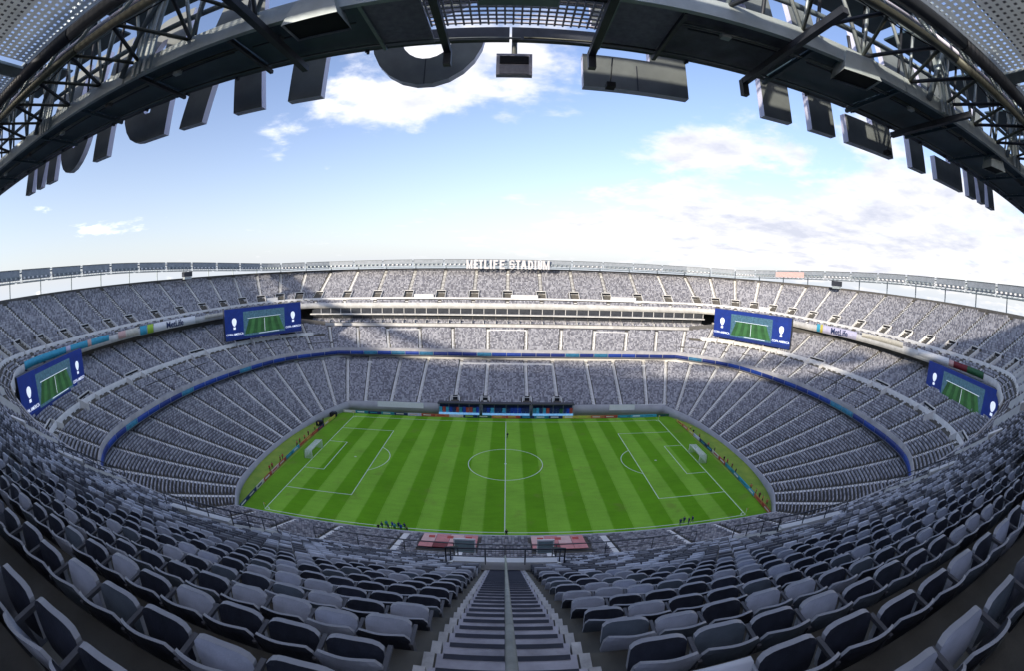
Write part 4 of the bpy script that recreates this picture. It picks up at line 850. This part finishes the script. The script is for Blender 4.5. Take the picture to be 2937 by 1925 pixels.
# no seats under the covers or inside middle-tier vomitories
SL = SL[~((SL[:, 1] < -36) & (SL[:, 1] > -47) & (np.abs(np.abs(SL[:, 0]) - 8.8) < 4.9))]
SB = []
for r_ in range(3):
    xs = np.arange(-XS + .4, XS, .52); SB.append(np.c_[xs, np.full(xs.shape, 80.0 + 1.2 * r_), np.full(xs.shape, 24.02 + .42 * (r_ + 1)), np.full(xs.shape, math.pi), np.zeros((len(xs), 4))])
SB = np.concatenate(SB)
camv = np.array(CAMP); dU = np.linalg.norm(SU[:, :3] - camv, axis=1); head = SU[:, :3] + [0, 0, .7]; inf, uu, vv = inframe(head); ahead = (dU > .9) & (SU[:, 1] > CAMP.y - 1.2)
cand = np.where(inf & ahead)[0]; cand = cand[np.argsort(dU[cand])][:300]; isn = np.zeros(len(SU), bool); isn[cand] = True
# --- detailed seat parts
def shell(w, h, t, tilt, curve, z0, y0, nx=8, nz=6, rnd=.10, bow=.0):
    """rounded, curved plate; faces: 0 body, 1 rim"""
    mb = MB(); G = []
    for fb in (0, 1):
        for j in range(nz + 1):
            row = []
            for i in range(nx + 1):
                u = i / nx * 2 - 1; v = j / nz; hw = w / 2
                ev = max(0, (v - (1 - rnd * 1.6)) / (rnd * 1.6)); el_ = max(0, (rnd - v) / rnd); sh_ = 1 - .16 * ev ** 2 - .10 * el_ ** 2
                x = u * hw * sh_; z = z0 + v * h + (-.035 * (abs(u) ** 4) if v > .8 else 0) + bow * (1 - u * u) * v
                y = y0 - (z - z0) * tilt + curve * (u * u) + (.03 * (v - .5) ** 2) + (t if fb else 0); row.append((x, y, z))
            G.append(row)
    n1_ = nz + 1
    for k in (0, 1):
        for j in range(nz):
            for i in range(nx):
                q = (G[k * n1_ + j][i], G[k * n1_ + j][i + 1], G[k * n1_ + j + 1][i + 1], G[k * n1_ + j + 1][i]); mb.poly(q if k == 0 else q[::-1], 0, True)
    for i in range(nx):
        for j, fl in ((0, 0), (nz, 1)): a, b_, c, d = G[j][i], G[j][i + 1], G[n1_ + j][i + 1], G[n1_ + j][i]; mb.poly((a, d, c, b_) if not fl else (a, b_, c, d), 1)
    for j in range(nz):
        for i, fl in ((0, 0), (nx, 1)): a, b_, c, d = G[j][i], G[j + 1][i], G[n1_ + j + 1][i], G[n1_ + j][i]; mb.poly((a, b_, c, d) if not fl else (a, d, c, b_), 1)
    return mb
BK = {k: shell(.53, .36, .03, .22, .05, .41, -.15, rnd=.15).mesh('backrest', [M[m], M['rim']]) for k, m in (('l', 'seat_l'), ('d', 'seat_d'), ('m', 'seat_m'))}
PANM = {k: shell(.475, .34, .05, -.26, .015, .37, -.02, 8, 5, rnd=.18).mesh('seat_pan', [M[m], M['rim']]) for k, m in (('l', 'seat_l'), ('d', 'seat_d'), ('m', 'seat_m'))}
sb_ = MB(); sb_.box((.27, -.10, .30), (.03, .09, .60)); sb_.box((.27, -.02, .61), (.04, .30, .03)); sb_.box((.27, -.02, .02), (.06, .24, .04)); sb_.box((0, -.12, .34), (.50, .05, .05)); STM = sb_.mesh('standard', [M['stand']])
rowids = sorted(set(int(SU[i, 5]) for i in cand), reverse=True); CNAME = {'l': 'pale grey', 'd': 'near-black', 'm': 'slate grey'}
A12 = [i for i, U in enumerate(A_UP) if abs(U - 12) < .01][0]
for i in cand:
    s = SU[i]; c = random.choices('ldm', (.30, .56, .14))[0]; row = ORD[rowids.index(int(s[5]))] if rowids.index(int(s[5])) < len(ORD) else 'far'
    ai = int(s[4]); # blocks: ai = A12 lies to the left of the stairs (x<0), A12-1 to the right
    left = ai >= A12; blk = ai - A12 if left else A12 - 1 - ai; pos = int(s[6]) if left else int(s[7] - 1 - s[6])
    po = ORD[pos] if pos < len(ORD) else 'number %d' % (pos + 1)
    lab = '%s seat, %s %s of the %s stairs, %s row down' % (CNAME[c], po, 'left' if left else 'right', 'middle' if blk == 0 else ORD[blk - 1] + ' side', row)
    r = empty('folding_chair', (s[0], s[1], s[2]), lab, 'seat', 'folding seats in the near upper tier', s[3] + random.uniform(-.02, .02))
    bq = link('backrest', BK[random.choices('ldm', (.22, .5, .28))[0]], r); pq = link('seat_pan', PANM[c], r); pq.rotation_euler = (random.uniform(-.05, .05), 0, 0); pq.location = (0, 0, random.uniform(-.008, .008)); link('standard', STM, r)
# --- all other seats: one mesh, simple folded-seat bodies
def simple_seats(S, lod):
    if lod == 0:   # back plate + folded pan + arm
        bxs = [(-.26, .26, -.20, -.16, .42, .77, .0), (-.23, .23, -.02, .035, .36, .70, .0), (.25, .28, -.2, .15, .0, .62, .0)]
    else: bxs = [(-.245, .245, -.25, -.04, .30, .84, .07)]
    V = []; F = []; n_ = len(S); cs, sn = np.cos(S[:, 3]), np.sin(S[:, 3]); base = 0; BI = []
    for bi, (x0, x1, y0, y1, z0, z1, tap) in enumerate(bxs):
        P = np.array([(x0, y0 + tap, z0), (x1, y0 + tap, z0), (x1, y1 - tap, z0), (x0, y1 - tap, z0), (x0, y0, z1), (x1, y0, z1), (x1, y1 - tap * .5, z1), (x0, y1 - tap * .5, z1)])
        P[4:, 1] += .09 if (lod == 0 and bi == 1) else 0 if (lod == 0 and bi == 2) else -.07
        X = S[:, None, 0] + cs[:, None] * P[None, :, 0] - sn[:, None] * P[None, :, 1]; Y = S[:, None, 1] + sn[:, None] * P[None, :, 0] + cs[:, None] * P[None, :, 1]; Z = S[:, None, 2] + P[None, :, 2] + 0 * X
        V.append(np.stack([X, Y, Z], -1).reshape(-1, 3)); q = np.array([(0, 1, 5, 4), (1, 2, 6, 5), (2, 3, 7, 6), (3, 0, 4, 7), (4, 5, 6, 7)])
        F.append((base + np.arange(n_)[:, None, None] * 8 + q[None]).reshape(-1, 4)); base += n_ * 8; BI.append(np.repeat(np.arange(n_), 5) + 1j * bi)
    return np.concatenate(V), np.concatenate(F), np.concatenate(BI)
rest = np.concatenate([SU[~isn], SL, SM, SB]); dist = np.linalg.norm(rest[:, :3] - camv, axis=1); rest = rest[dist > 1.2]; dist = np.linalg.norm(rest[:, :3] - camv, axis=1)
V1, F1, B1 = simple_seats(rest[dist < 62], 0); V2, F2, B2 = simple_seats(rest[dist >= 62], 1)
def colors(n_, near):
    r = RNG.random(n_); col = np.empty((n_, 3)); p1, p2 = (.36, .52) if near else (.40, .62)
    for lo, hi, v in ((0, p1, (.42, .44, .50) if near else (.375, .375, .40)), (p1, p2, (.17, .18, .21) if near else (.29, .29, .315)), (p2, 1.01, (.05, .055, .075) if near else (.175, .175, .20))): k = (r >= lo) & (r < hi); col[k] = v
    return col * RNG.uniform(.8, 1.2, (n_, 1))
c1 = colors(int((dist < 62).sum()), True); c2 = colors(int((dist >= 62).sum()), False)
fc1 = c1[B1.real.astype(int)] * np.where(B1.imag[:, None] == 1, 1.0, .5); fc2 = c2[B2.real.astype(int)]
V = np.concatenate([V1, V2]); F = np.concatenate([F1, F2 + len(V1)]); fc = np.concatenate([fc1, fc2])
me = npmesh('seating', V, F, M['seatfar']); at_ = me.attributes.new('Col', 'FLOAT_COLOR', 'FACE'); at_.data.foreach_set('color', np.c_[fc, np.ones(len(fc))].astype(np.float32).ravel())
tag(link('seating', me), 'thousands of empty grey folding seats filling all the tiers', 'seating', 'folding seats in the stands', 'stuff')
print('SEATS', len(rest), len(F) * 2)
